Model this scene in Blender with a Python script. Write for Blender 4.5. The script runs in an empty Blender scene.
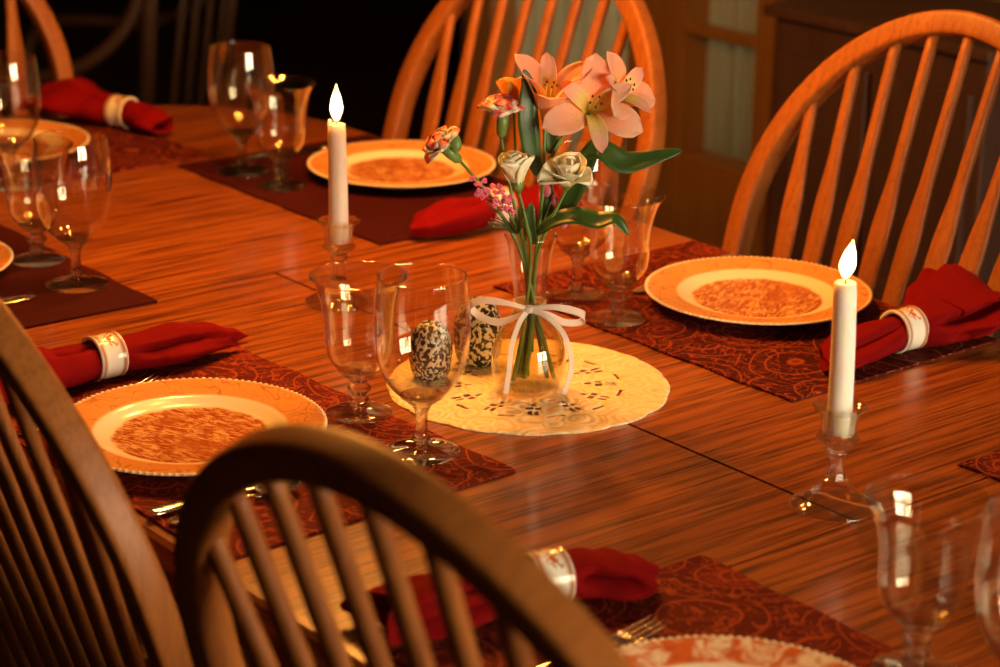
import bpy, math, random
from mathutils import Vector, Matrix, noise as mnoise
PI = math.pi
C = bpy.context.scene.collection
SC = bpy.context.scene
T = 0.76            # height of the table top above the floor

# ------------------------------------------------------------------ camera
cd = bpy.data.cameras.new('camera')
cam = bpy.data.objects.new('camera', cd); C.objects.link(cam); SC.camera = cam
cam_r = Vector((0.62536521, 0.78020654, 0.01400425))
cam_u = Vector((-0.25542432, 0.1877085, 0.94843236))
cam_f = Vector((-0.73734441, 0.59669362, -0.31667009))
m = Matrix((cam_r, cam_u, -cam_f)).transposed().to_4x4()
m.translation = Vector((1.7388, -1.4553, 0.8127 + T))
cam.matrix_world = m
cd.sensor_width = 36.0
cd.lens = 2257.96 / 1000 * 36.0
cd.clip_start = 0.05
cd.dof.use_dof = True
cd.dof.focus_distance = 2.3
cd.dof.aperture_fstop = 5.2

# ------------------------------------------------------------------ world, exposure
w = bpy.data.worlds.new('world'); SC.world = w; w.use_nodes = True
w.node_tree.nodes['Background'].inputs[0].default_value = (0.55, 0.62, 0.75, 1)
w.node_tree.nodes['Background'].inputs[1].default_value = 0.006
SC.view_settings.view_transform = 'Standard'
SC.view_settings.look = 'None'
SC.view_settings.gamma = 1.0
SC.view_settings.use_curve_mapping = False
SC.view_settings.exposure = 0.0
try:
    SC.cycles.use_denoising = True
    SC.cycles.max_bounces = 14
    SC.cycles.transparent_max_bounces = 24
    SC.cycles.transmission_bounces = 12
    SC.cycles.glossy_bounces = 6
    SC.cycles.diffuse_bounces = 4
    SC.cycles.sample_clamp_indirect = 6.0
    SC.cycles.blur_glossy = 0.3
except Exception:
    pass

# ------------------------------------------------------------------ lamps of the room
WARM = (1.0, 0.37, 0.055)
def point(name, loc, power, col, radius):
    l = bpy.data.lights.new(name, 'POINT'); l.energy = power; l.color = col; l.shadow_soft_size = radius
    o = bpy.data.objects.new(name, l); o.location = loc; C.objects.link(o); return o
CH = Vector((-0.45, 0.12, T + 0.80))          # five bulbs of the chandelier over the table
for k in range(5):
    a = k * 2 * PI / 5 + 0.3
    point('chandelier_bulb', CH + Vector((0.2 * math.cos(a), 0.2 * math.sin(a), 0)), 13.5, WARM, 0.028)
WINDOW_STRENGTH = 24.0

# ------------------------------------------------------------------ object helpers
def link(name, verts, faces, mat, parent=None, smooth=True, loc=None, rotz=None):
    me = bpy.data.meshes.new(name)
    me.from_pydata([tuple(v) for v in verts], [], faces)
    me.validate(); me.update()
    if smooth:
        for p in me.polygons: p.use_smooth = True
    if mat: me.materials.append(mat)
    o = bpy.data.objects.new(name, me); C.objects.link(o)
    if parent is not None: o.parent = parent
    if loc is not None: o.location = loc
    if rotz is not None: o.rotation_euler = (0, 0, rotz)
    return o
def tag(o, label, cat, group=None, kind=None):
    o['label'] = label; o['category'] = cat
    if group: o['group'] = group
    if kind: o['kind'] = kind
    return o
def thing(name, label, cat, loc=(0, 0, 0), rotz=0.0, group=None):
    o = bpy.data.objects.new(name, None); o.empty_display_size = 0.05; C.objects.link(o)
    o.location = loc; o.rotation_euler = (0, 0, rotz)
    return tag(o, label, cat, group)
def kids(o): return [c for c in bpy.data.objects if c.parent == o]
def copy_tree(o, parent=None):
    c = o.copy(); C.objects.link(c); c.parent = parent
    for ch in kids(o): copy_tree(ch, c)
    return c
def dup(root, loc, rotz, label, group=None, suffix=None):
    r = copy_tree(root); r.location = loc; r.rotation_euler = (0, 0, rotz); r['label'] = label
    if group: r['group'] = group
    return r
class MB:
    def __init__(s): s.v = []; s.f = []
    def add(s, vf, M=None):
        n = len(s.v); v, f = vf
        s.v += [(M @ Vector(q)) if M is not None else Vector(q) for q in v]
        s.f += [[i + n for i in q] for q in f]; return s
    def build(s, name, mat, parent=None, smooth=True, **k): return link(name, s.v, s.f, mat, parent, smooth, **k)
def autosmooth(o, deg=35):
    me = o.data
    try: me.set_sharp_from_angle(angle=math.radians(deg))
    except Exception: pass
    return o
def bevel(o, wdt=0.003, seg=2):
    b = o.modifiers.new('bevel', 'BEVEL'); b.width = wdt; b.segments = seg; b.limit_method = 'ANGLE'; return o
def box(x0, x1, y0, y1, z0, z1):
    v = [(x, y, z) for x in (x0, x1) for y in (y0, y1) for z in (z0, z1)]
    return v, [[0, 1, 3, 2], [4, 6, 7, 5], [0, 4, 5, 1], [2, 3, 7, 6], [0, 2, 6, 4], [1, 5, 7, 3]]
def lathe(prof, seg=64, closed=False, rfun=None):
    v = []; f = []; idx = []
    for r, z in prof:
        if r < 1e-6: idx.append([len(v)] * seg); v.append((0, 0, z))
        else:
            idx.append(list(range(len(v), len(v) + seg)))
            for k in range(seg):
                a = 2 * PI * k / seg; rr = r * (rfun(a, r, z) if rfun else 1)
                v.append((rr * math.cos(a), rr * math.sin(a), z))
    n = len(prof)
    for i in range(n if closed else n - 1):
        A, B = idx[i], idx[(i + 1) % n]
        for k in range(seg):
            q = [A[k], A[(k + 1) % seg], B[(k + 1) % seg], B[k]]
            u = []
            for t in q:
                if t not in u: u.append(t)
            if len(u) > 2: f.append(u)
    return v, f
def smooth_prof(pts, n=6):
    out = []
    P = [pts[0]] + list(pts) + [pts[-1]]
    for i in range(1, len(P) - 2):
        for k in range(n):
            t = k / n
            out.append(tuple(0.5 * ((2 * P[i][j]) + (-P[i - 1][j] + P[i + 1][j]) * t + (2 * P[i - 1][j] - 5 * P[i][j] + 4 * P[i + 1][j] - P[i + 2][j]) * t * t + (-P[i - 1][j] + 3 * P[i][j] - 3 * P[i + 1][j] + P[i + 2][j]) * t ** 3) for j in range(len(pts[0]))))
    out.append(tuple(pts[-1])); return out
def sweep(path, secs, up=(0, 0, 1), caps=True):
    """path: points; secs: one list of (a,b) offsets per point (same length), a along side, b along up-ish."""
    v = []; f = []; n = len(path); P = [Vector(p) for p in path]; up = Vector(up); m_ = len(secs[0])
    for i in range(n):
        d = (P[min(i + 1, n - 1)] - P[max(i - 1, 0)]).normalized()
        s = d.cross(up)
        if s.length < 1e-4: s = d.cross(Vector((1, 0, 0)))
        s.normalize(); u = s.cross(d).normalized()
        for a, b in secs[i]: v.append(P[i] + s * a + u * b)
    for i in range(n - 1):
        for k in range(m_):
            k2 = (k + 1) % m_
            f.append([i * m_ + k, i * m_ + k2, (i + 1) * m_ + k2, (i + 1) * m_ + k])
    if caps: f.append(list(range(m_))[::-1]); f.append([(n - 1) * m_ + k for k in range(m_)])
    return v, f
def ell(a, b, n=12, p=1.0):
    out = []
    for k in range(n):
        t = 2 * PI * k / n + PI / n
        c, s = math.cos(t), math.sin(t)
        out.append((a * math.copysign(abs(c) ** p, c), b * math.copysign(abs(s) ** p, s)))
    return out
def tube(path, r, n=10, up=(0, 0, 1), caps=True):
    R = r if isinstance(r, (list, tuple)) else [r] * len(path)
    return sweep(path, [ell(q, q, n) for q in R], up, caps)
def lerp(a, b, t): return a + (b - a) * t
def interp(tab, x):
    if x <= tab[0][0]: return tab[0][1]
    for (x0, y0), (x1, y1) in zip(tab, tab[1:]):
        if x <= x1:
            t = (x - x0) / (x1 - x0); t = t * t * (3 - 2 * t); return lerp(y0, y1, t)
    return tab[-1][1]

# ------------------------------------------------------------------ materials
def nmat(name):
    m = bpy.data.materials.new(name); m.use_nodes = True; nt = m.node_tree
    return m, nt, nt.nodes, nt.nodes['Principled BSDF']
def setp(b, **k):
    for a, v in k.items():
        a = {'base': 'Base Color', 'rough': 'Roughness', 'metal': 'Metallic', 'sss': 'Subsurface Weight', 'ior': 'IOR', 'coat': 'Coat Weight', 'coat_rough': 'Coat Roughness', 'spec': 'Specular IOR Level', 'sheen': 'Sheen Weight', 'trans': 'Transmission Weight', 'emit': 'Emission Color', 'emits': 'Emission Strength'}[a]
        if isinstance(v, tuple) and len(v) == 3: v = (*v, 1)
        b.inputs[a].default_value = v
def ramp(nt, src, stops, mode='LINEAR'):
    r = nt.nodes.new('ShaderNodeValToRGB'); nt.links.new(src, r.inputs[0]); r.color_ramp.interpolation = mode
    e = r.color_ramp.elements
    while len(e) < len(stops): e.new(0.5)
    for q, (p, c) in zip(e, stops): q.position = p; q.color = (*c, 1) if len(c) == 3 else c
    return r.outputs[0]
def coords(nt, scale=(1, 1, 1), rot=(0, 0, 0), loc=(0, 0, 0)):
    t = nt.nodes.new('ShaderNodeTexCoord'); mp = nt.nodes.new('ShaderNodeMapping'); nt.links.new(t.outputs['Object'], mp.inputs[0])
    mp.inputs['Scale'].default_value = scale; mp.inputs['Rotation'].default_value = rot; mp.inputs['Location'].default_value = loc
    return mp.outputs[0]
def noise(nt, vec, scale, detail=3, rough=0.55, dist=0.0, out=0):
    n = nt.nodes.new('ShaderNodeTexNoise'); n.inputs['Scale'].default_value = scale; n.inputs['Detail'].default_value = detail
    n.inputs['Roughness'].default_value = rough; n.inputs['Distortion'].default_value = dist
    if vec is not None: nt.links.new(vec, n.inputs['Vector'])
    return n.outputs[out]
def voro(nt, vec, scale, feature='F1', out='Distance', rnd=1.0):
    n = nt.nodes.new('ShaderNodeTexVoronoi'); n.feature = feature; n.inputs['Scale'].default_value = scale; n.inputs['Randomness'].default_value = rnd
    if vec is not None: nt.links.new(vec, n.inputs['Vector'])
    return n.outputs[out]
def mth(nt, op, a, b=None, clamp=False):
    n = nt.nodes.new('ShaderNodeMath'); n.operation = op; n.use_clamp = clamp
    for i, q in enumerate((a, b)):
        if q is None: continue
        if isinstance(q, (int, float)): n.inputs[i].default_value = q
        else: nt.links.new(q, n.inputs[i])
    return n.outputs[0]
def vadd(nt, a, b, s=1.0):
    sc = nt.nodes.new('ShaderNodeVectorMath'); sc.operation = 'SCALE'; nt.links.new(b, sc.inputs[0]); sc.inputs['Scale'].default_value = s
    n = nt.nodes.new('ShaderNodeVectorMath'); n.operation = 'ADD'; nt.links.new(a, n.inputs[0]); nt.links.new(sc.outputs[0], n.inputs[1]); return n.outputs[0]
def mix(nt, f, a, b, mode='MIX'):
    n = nt.nodes.new('ShaderNodeMix'); n.data_type = 'RGBA'; n.blend_type = mode
    if isinstance(f, (int, float)): n.inputs[0].default_value = f
    else: nt.links.new(f, n.inputs[0])
    for i, q in ((6, a), (7, b)):
        if isinstance(q, tuple): n.inputs[i].default_value = (*q, 1) if len(q) == 3 else q
        else: nt.links.new(q, n.inputs[i])
    return n.outputs[2]
def bump(nt, b, h, strength=0.3, dist=0.001):
    n = nt.nodes.new('ShaderNodeBump'); n.inputs['Strength'].default_value = strength; n.inputs['Distance'].default_value = dist
    nt.links.new(h, n.inputs['Height']); nt.links.new(n.outputs[0], b.inputs['Normal'])
def plain(name, base, **k):
    m, nt, N, b = nmat(name); setp(b, base=base, **k); return m
def wood(name, light, dark, pore, along='Y', s=1.0, rough=0.35, coat=0.0, streak=0.5, bmp=0.1):
    m, nt, N, b = nmat(name)
    sx = {'Y': (1, 0.07, 1), 'X': (0.07, 1, 1), 'Z': (1, 1, 0.07)}[along]
    v = coords(nt, tuple(q * s for q in sx))
    big = noise(nt, v, 7, 3, 0.5, 0.6)
    wv = N.new('ShaderNodeTexWave'); wv.wave_type = 'BANDS'; wv.bands_direction = 'X' if along != 'X' else 'Y'
    wv.inputs['Scale'].default_value = 13.0; wv.inputs['Distortion'].default_value = 9.0; wv.inputs['Detail'].default_value = 2.5; wv.inputs['Detail Scale'].default_value = 1.2
    nt.links.new(v, wv.inputs['Vector'])
    fine = noise(nt, coords(nt, tuple(q * s * (1 if q == 1 else 0.45) for q in sx)), 230, 2, 0.6)
    c1 = mix(nt, ramp(nt, big, [(0.3, (0, 0, 0)), (0.7, (1, 1, 1))]), light, dark)
    c2 = mix(nt, mth(nt, 'MULTIPLY', ramp(nt, wv.outputs[0], [(0.0, (0, 0, 0)), (0.60, (0, 0, 0)), (1.0, (0.6, 0.6, 0.6))]), streak), c1, pore)
    pr = mth(nt, 'MULTIPLY', ramp(nt, fine, [(0.48, (0, 0, 0)), (0.66, (1, 1, 1))]), streak * 1.2)
    c3 = mix(nt, pr, c2, pore)
    nt.links.new(c3, b.inputs['Base Color']); setp(b, rough=rough, coat=coat, coat_rough=0.12)
    bump(nt, b, fine, bmp, 0.0006)
    return m
M = {}
M['table'] = wood('oak_table', (0.44, 0.126, 0.020), (0.28, 0.066, 0.010), (0.07, 0.011, 0.003), 'Y', 1.0, 0.30, 0.25, 0.8)
M['edge'] = wood('oak_edge', (0.42, 0.14, 0.045), (0.30, 0.09, 0.03), (0.10, 0.03, 0.01), 'X', 1.0, 0.35, 0.2, 0.5)
M['chair'] = wood('oak_chair', (0.41, 0.135, 0.026), (0.30, 0.090, 0.016), (0.13, 0.034, 0.007), 'Z', 1.6, 0.44, 0.0, 0.35)
M['chair'].node_tree.nodes['Principled BSDF'].inputs['Specular IOR Level'].default_value = 0.3
M['frame'] = wood('pine_frame', (0.42, 0.22, 0.075), (0.34, 0.16, 0.05), (0.18, 0.08, 0.03), 'Z', 1.0, 0.5, 0.0, 0.3)
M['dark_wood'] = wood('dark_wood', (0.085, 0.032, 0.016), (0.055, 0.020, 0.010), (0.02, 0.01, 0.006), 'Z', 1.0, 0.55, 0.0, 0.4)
M['floor'] = wood('floor_wood', (0.10, 0.045, 0.02), (0.07, 0.03, 0.014), (0.03, 0.012, 0.006), 'X', 0.6, 0.5, 0.0, 0.4)
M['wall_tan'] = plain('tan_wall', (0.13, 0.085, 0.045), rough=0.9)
M['wall_shade'] = plain('darkened_tan_wall', (0.05, 0.032, 0.02), rough=0.9)  # darkened copy of the tan wall, so it bounces less window light
M['wall_dark'] = plain('darkened_wall', (0.018, 0.011, 0.008), rough=0.9)  # gloom put into the colour, so lamps don't brighten the room beyond
M['ceiling'] = plain('ceiling_paint', (0.08, 0.065, 0.05), rough=0.95)
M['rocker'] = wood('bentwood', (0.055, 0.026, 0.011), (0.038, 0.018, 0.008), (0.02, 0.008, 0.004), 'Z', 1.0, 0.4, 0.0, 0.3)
M['iron'] = plain('black_iron', (0.012, 0.012, 0.012), rough=0.5, metal=0.6)
M['silver'] = plain('silver', (0.93, 0.88, 0.78), rough=0.14, metal=1.0)
M['groove'] = plain('seam_shadow_gap', (0.03, 0.01, 0.005), rough=0.9)

def curtain_mat():
    m, nt, N, b = nmat('curtain_cloth')
    n = noise(nt, coords(nt, (60, 60, 2)), 3, 2)
    nt.links.new(mix(nt, n, (0.42, 0.40, 0.30), (0.60, 0.58, 0.46)), b.inputs['Base Color']); setp(b, rough=0.95)
    tr = N.new('ShaderNodeBsdfTranslucent'); tr.inputs[0].default_value = (0.55, 0.50, 0.36, 1)
    mx = N.new('ShaderNodeMixShader'); mx.inputs[0].default_value = 0.35
    nt.links.new(b.outputs[0], mx.inputs[1]); nt.links.new(tr.outputs[0], mx.inputs[2])
    nt.links.new(mx.outputs[0], N['Material Output'].inputs[0]); return m
M['curtain'] = curtain_mat()
def thin_glass(name, tint=(1, 1, 1), ior=1.45, gain=1.0):
    m, nt, N, b = nmat(name); N.remove(b)
    tr = N.new('ShaderNodeBsdfTransparent'); tr.inputs[0].default_value = (*tint, 1)
    gl = N.new('ShaderNodeBsdfGlossy'); gl.inputs['Roughness'].default_value = 0.015; gl.inputs[0].default_value = (1, 1, 1, 1)
    lw = N.new('ShaderNodeLayerWeight'); lw.inputs['Blend'].default_value = 0.5      # Schlick term, the same on both sides of the thin wall
    f5 = mth(nt, 'ADD', mth(nt, 'MULTIPLY', mth(nt, 'POWER', lw.outputs['Facing'], 3.4), 0.9), ((ior - 1) / (ior + 1)) ** 2)
    mx = N.new('ShaderNodeMixShader'); nt.links.new(mth(nt, 'MULTIPLY', f5, gain, True), mx.inputs[0])
    nt.links.new(tr.outputs[0], mx.inputs[1]); nt.links.new(gl.outputs[0], mx.inputs[2])
    nt.links.new(mx.outputs[0], N['Material Output'].inputs[0]); return m
M['thin'] = thin_glass('thin_glass', (0.97, 0.955, 0.91), 1.5, 1.55)
M['water'] = thin_glass('vase_water', (0.93, 0.86, 0.62), 1.33, 0.9)
def solid_glass():
    m, nt, N, b = nmat('solid_glass'); N.remove(b)
    g = N.new('ShaderNodeBsdfGlass'); g.inputs['Roughness'].default_value = 0.0; g.inputs['IOR'].default_value = 1.48; g.inputs[0].default_value = (1, 0.985, 0.94, 1)
    tr = N.new('ShaderNodeBsdfTransparent'); tr.inputs[0].default_value = (0.95, 0.94, 0.9, 1)
    mx = N.new('ShaderNodeMixShader'); mx.inputs[0].default_value = 0.45
    nt.links.new(g.outputs[0], mx.inputs[1]); nt.links.new(tr.outputs[0], mx.inputs[2])
    nt.links.new(mx.outputs[0], N['Material Output'].inputs[0]); return m
M['glass'] = solid_glass()

def paisley(name, base, line, mid, amt=1.0):
    m, nt, N, b = nmat(name)
    v = coords(nt, (1, 1, 1))
    nv = noise(nt, v, 7, 1, 0.5, 0, out=1)
    v1 = vadd(nt, v, nv, 0.055)
    d = voro(nt, v1, 11, 'F1')
    rings = mth(nt, 'ABSOLUTE', mth(nt, 'SINE', mth(nt, 'MULTIPLY', d, 19)))
    r1 = ramp(nt, rings, [(0.0, (1, 1, 1)), (0.28, (0, 0, 0))])
    r2 = ramp(nt, mth(nt, 'ABSOLUTE', mth(nt, 'SUBTRACT', noise(nt, v1, 30, 2, 0.5, 2.2), 0.5)), [(0.0, (1, 1, 1)), (0.035, (0, 0, 0))])
    blob = ramp(nt, d, [(0.20, (1, 1, 1)), (0.34, (0, 0, 0))])
    f = mth(nt, 'MAXIMUM', r1, mth(nt, 'MULTIPLY', r2, 0.8))
    weave = noise(nt, coords(nt, (1, 1, 1)), 900, 1)
    f = mth(nt, 'MULTIPLY', f, mth(nt, 'ADD', mth(nt, 'MULTIPLY', weave, 0.9), 0.3 * amt), True)
    c = mix(nt, mth(nt, 'MULTIPLY', blob, 0.55), base, mid)
    c = mix(nt, mth(nt, 'MULTIPLY', f, amt), c, line)
    nt.links.new(c, b.inputs['Base Color']); setp(b, rough=0.8, spec=0.12)
    bump(nt, b, weave, 0.25, 0.0008); return m
M['paisley'] = paisley('paisley_cloth', (0.060, 0.0035, 0.003), (0.46, 0.085, 0.020), (0.16, 0.013, 0.007))
M['paisley_red'] = paisley('paisley_red_cloth', (0.105, 0.006, 0.004), (0.50, 0.090, 0.022), (0.22, 0.018, 0.008))  # brighter, redder copy of the paisley cloth, for the near mats
M['paisley_dark'] = paisley('maroon_cloth', (0.042, 0.003, 0.0035), (0.09, 0.008, 0.006), (0.06, 0.004, 0.004), 0.5)
M['napkin'] = plain('red_cloth', (0.19, 0.0025, 0.003), rough=0.9, sheen=0.0, spec=0.08)
_nt = M['napkin'].node_tree
bump(_nt, _nt.nodes['Principled BSDF'], noise(_nt, coords(_nt), 700, 2), 0.25, 0.0006)

def plate_mat(name, blotch):
    m, nt, N, b = nmat(name)
    v = coords(nt)
    sp = N.new('ShaderNodeSeparateXYZ'); nt.links.new(v, sp.inputs[0])
    r = mth(nt, 'SQRT', mth(nt, 'ADD', mth(nt, 'POWER', sp.outputs[0], 2.0), mth(nt, 'POWER', sp.outputs[1], 2.0)))
    cream = (0.92, 0.80, 0.58)
    if blotch:
        n1 = noise(nt, v, 34, 4, 0.6, 0.8)
        rim = mix(nt, ramp(nt, n1, [(0.44, (0, 0, 0)), (0.56, (1, 1, 1))]), cream, (0.70, 0.16, 0.035))
        rim = mix(nt, ramp(nt, noise(nt, v, 90, 3, 0.6), [(0.5, (0, 0, 0)), (0.7, (0.6, 0.6, 0.6))]), rim, (0.45, 0.08, 0.03))
    else:
        n1 = noise(nt, v, 26, 1, 0.4, 1.5)
        ln = ramp(nt, mth(nt, 'ABSOLUTE', mth(nt, 'SUBTRACT', n1, 0.5)), [(0.0, (1, 1, 1)), (0.014, (0.7, 0.7, 0.7)), (0.022, (0, 0, 0))])
        ln2 = ramp(nt, mth(nt, 'ABSOLUTE', mth(nt, 'SUBTRACT', noise(nt, v, 40, 1, 0.4, 2.5), 0.45)), [(0.0, (0.8, 0.8, 0.8)), (0.02, (0, 0, 0))])
        rim = mix(nt, mth(nt, 'MULTIPLY', mth(nt, 'MAXIMUM', ln, ln2), 0.7), (0.84, 0.37, 0.10), (0.42, 0.13, 0.035))
    vs = coords(nt, (1.0, 3.2, 1), (0, 0, 0.5))
    e1 = noise(nt, vs, 60, 5, 0.75, 1.0); e2 = noise(nt, v, 22, 3, 0.6)
    pic = mix(nt, ramp(nt, e1, [(0.44, (0, 0, 0)), (0.54, (1, 1, 1))]), (0.86, 0.50, 0.20), (0.42, 0.085, 0.02))
    pic = mix(nt, ramp(nt, e2, [(0.50, (0, 0, 0)), (0.62, (0.65, 0.65, 0.65))]), pic, (0.50, 0.14, 0.04))
    rw = mth(nt, 'ADD', r, mth(nt, 'MULTIPLY', mth(nt, 'SUBTRACT', noise(nt, v, 60, 3), 0.5), 0.010))
    c = mix(nt, ramp(nt, rw, [(0.0745, (0, 0, 0)), (0.0765, (1, 1, 1))]), pic, cream)
    c = mix(nt, ramp(nt, r, [(0.0940, (0, 0, 0)), (0.0952, (1, 1, 1))]), c, rim)
    c = mix(nt, ramp(nt, r, [(0.1290, (0, 0, 0)), (0.1298, (1, 1, 1))]), c, (0.88, 0.74, 0.52))
    nt.links.new(c, b.inputs['Base Color']); setp(b, rough=0.16, coat=0.3, coat_rough=0.05); return m
M['plate'] = plate_mat('transfer_china', False)
M['plate_toile'] = plate_mat('toile_china', True)
def ring_mat():
    m, nt, N, b = nmat('ring_china'); v = coords(nt)
    sp = N.new('ShaderNodeSeparateXYZ'); nt.links.new(v, sp.inputs[0])
    ax = mth(nt, 'ABSOLUTE', sp.outputs[1])
    top = ramp(nt, sp.outputs[2], [(0.008, (0, 0, 0)), (0.018, (1, 1, 1))])
    n = ramp(nt, noise(nt, v, 130, 4, 0.65, 0.5), [(0.5, (0, 0, 0)), (0.56, (1, 1, 1))])
    mid = ramp(nt, ax, [(0.010, (1, 1, 1)), (0.0125, (0, 0, 0))])
    c = mix(nt, mth(nt, 'MULTIPLY', mth(nt, 'MULTIPLY', n, top), mid), (0.88, 0.82, 0.70), (0.55, 0.14, 0.04))
    ln = ramp(nt, mth(nt, 'ABSOLUTE', mth(nt, 'SUBTRACT', ax, 0.0120)), [(0.0006, (1, 1, 1)), (0.0010, (0, 0, 0))])
    c = mix(nt, ln, c, (0.40, 0.13, 0.03))
    nt.links.new(c, b.inputs['Base Color']); setp(b, rough=0.15, coat=0.3); return m
M['ring'] = ring_mat()
def doily_mat():
    m, nt, N, b = nmat('doily_cloth'); v = coords(nt)
    nv = noise(nt, v, 12, 1, 0.5, 0, out=1); v1 = vadd(nt, v, nv, 0.03)
    d = voro(nt, v1, 34, 'F1')
    rg = mth(nt, 'SINE', mth(nt, 'MULTIPLY', d, 24))
    c = mix(nt, ramp(nt, rg, [(0.1, (0, 0, 0)), (0.9, (1, 1, 1))]), (0.92, 0.76, 0.48), (0.86, 0.66, 0.38))
    c = mix(nt, ramp(nt, d, [(0.12, (1, 1, 1)), (0.24, (0, 0, 0))]), c, (0.78, 0.60, 0.42))
    nt.links.new(c, b.inputs['Base Color']); setp(b, rough=0.8, spec=0.2)
    bump(nt, b, rg, 0.5, 0.0015); return m
M['doily'] = doily_mat()
def egg_mat():
    m, nt, N, b = nmat('speckled_ceramic'); v = coords(nt, (1, 1, 0.8))
    nv = noise(nt, v, 40, 1, 0.5, 0, out=1); v1 = vadd(nt, v, nv, 0.012)
    d = voro(nt, v1, 150, 'SMOOTH_F1'); n = noise(nt, v1, 250, 1, 0.5, 0.3)
    c = ramp(nt, n, [(0.49, (0.012, 0.013, 0.012)), (0.56, (0.72, 0.66, 0.54))])
    nt.links.new(c, b.inputs['Base Color']); setp(b, rough=0.3, coat=0.4); bump(nt, b, n, 0.9, 0.003); return m
M['egg'] = egg_mat()
M['candle'] = plain('wax', (0.92, 0.86, 0.76), rough=0.4, sss=0.6)
M['candle'].node_tree.nodes['Principled BSDF'].inputs['Subsurface Radius'].default_value = (0.02, 0.012, 0.006)
M['candle'].node_tree.nodes['Principled BSDF'].inputs['Subsurface Scale'].default_value = 0.5
def flame_mat():
    m, nt, N, b = nmat('flame'); v = coords(nt)
    sp = N.new('ShaderNodeSeparateXYZ'); nt.links.new(v, sp.inputs[0])
    e = N.new('ShaderNodeEmission'); N.remove(b)
    c = ramp(nt, mth(nt, 'MULTIPLY', sp.outputs[2], 30.0), [(0.0, (1.0, 0.42, 0.08)), (0.25, (1.0, 0.72, 0.30)), (0.8, (1.0, 0.80, 0.40)), (1.0, (1.0, 0.5, 0.10))])
    nt.links.new(c, e.inputs[0]); e.inputs[1].default_value = 14.0
    nt.links.new(e.outputs[0], N['Material Output'].inputs[0]); return m
M['flame'] = flame_mat()
M['wick'] = plain('wick', (0.02, 0.012, 0.01), rough=0.9)
def emis(name, col, s):
    m, nt, N, b = nmat(name); N.remove(b); e = N.new('ShaderNodeEmission'); e.inputs[0].default_value = (*col, 1); e.inputs[1].default_value = s
    nt.links.new(e.outputs[0], N['Material Output'].inputs[0]); return m
M['daylight'] = emis('daylight_sky', (1.0, 0.83, 0.56), WINDOW_STRENGTH)
M['backlight'] = emis('backlight_glow', (0.95, 0.88, 0.68), 4.5)  # glow of the added sheet that brightens the curtains from behind
def petal(name, stops, axis='r', rough=0.6, sss=0.4, spots=False):
    m, nt, N, b = nmat(name); at = N.new('ShaderNodeAttribute'); at.attribute_name = 'pt'
    sp = N.new('ShaderNodeSeparateColor'); nt.links.new(at.outputs['Color'], sp.inputs[0])
    c = ramp(nt, mth(nt, 'ADD', sp.outputs[0], mth(nt, 'MULTIPLY', mth(nt, 'SUBTRACT', noise(nt, coords(nt), 240, 2), 0.5), 0.08)), stops)
    if spots:
        s = ramp(nt, noise(nt, coords(nt), 420, 1), [(0.64, (0, 0, 0)), (0.68, (1, 1, 1))])
        c = mix(nt, mth(nt, 'MULTIPLY', s, sp.outputs[1]), c, (0.20, 0.03, 0.02))
    nt.links.new(c, b.inputs['Base Color']); setp(b, rough=rough)
    tr = N.new('ShaderNodeBsdfTranslucent'); nt.links.new(c, tr.inputs[0])
    mx = N.new('ShaderNodeMixShader'); mx.inputs[0].default_value = sss
    nt.links.new(b.outputs[0], mx.inputs[1]); nt.links.new(tr.outputs[0], mx.inputs[2]); nt.links.new(mx.outputs[0], N['Material Output'].inputs[0])
    return m
M['alstro'] = petal('alstroemeria_petal', [(0.0, (0.85, 0.62, 0.14)), (0.35, (0.95, 0.60, 0.30)), (0.7, (0.95, 0.50, 0.30)), (1.0, (0.95, 0.62, 0.44))], spots=True)
M['alstro_in'] = petal('alstroemeria_inner_petal', [(0.0, (0.85, 0.72, 0.12)), (0.55, (0.92, 0.78, 0.25)), (0.8, (0.90, 0.55, 0.38)), (1.0, (0.88, 0.45, 0.36))], spots=True)
M['yellow'] = petal('yellow_petal', [(0.0, (0.8, 0.45, 0.08)), (1.0, (0.92, 0.62, 0.10))])
M['carn'] = petal('carnation_petal', [(0.0, (0.97, 0.92, 0.74)), (0.91, (0.97, 0.88, 0.72)), (0.975, (0.88, 0.14, 0.12)), (1.0, (0.80, 0.08, 0.08))], sss=0.2)
M['rose'] = petal('white_rose_petal', [(0.0, (0.92, 0.90, 0.52)), (0.6, (0.98, 0.93, 0.68)), (1.0, (0.99, 0.95, 0.74))], sss=0.15)
M['pink'] = plain('pink_blossom', (0.72, 0.16, 0.28), rough=0.7)
def leafm(name, a, b_):
    m, nt, N, b = nmat(name); n = noise(nt, coords(nt), 60, 2)
    nt.links.new(mix(nt, n, a, b_), b.inputs['Base Color']); setp(b, rough=0.4); return m
M['leaf'] = leafm('dark_leaf', (0.022, 0.060, 0.009), (0.045, 0.105, 0.016))
M['stem'] = leafm('green_stem', (0.10, 0.20, 0.04), (0.17, 0.27, 0.06))
M['stem_dark'] = leafm('dark_stem', (0.09, 0.10, 0.03), (0.14, 0.12, 0.05))
def ribbon_mat():
    m, nt, N, b = nmat('sheer_ribbon'); setp(b, base=(0.92, 0.84, 0.76), rough=0.5)
    tr = N.new('ShaderNodeBsdfTransparent'); mx = N.new('ShaderNodeMixShader'); mx.inputs[0].default_value = 0.42
    nt.links.new(b.outputs[0], mx.inputs[1]); nt.links.new(tr.outputs[0], mx.inputs[2]); nt.links.new(mx.outputs[0], N['Material Output'].inputs[0]); return m
M['ribbon'] = ribbon_mat()

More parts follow.
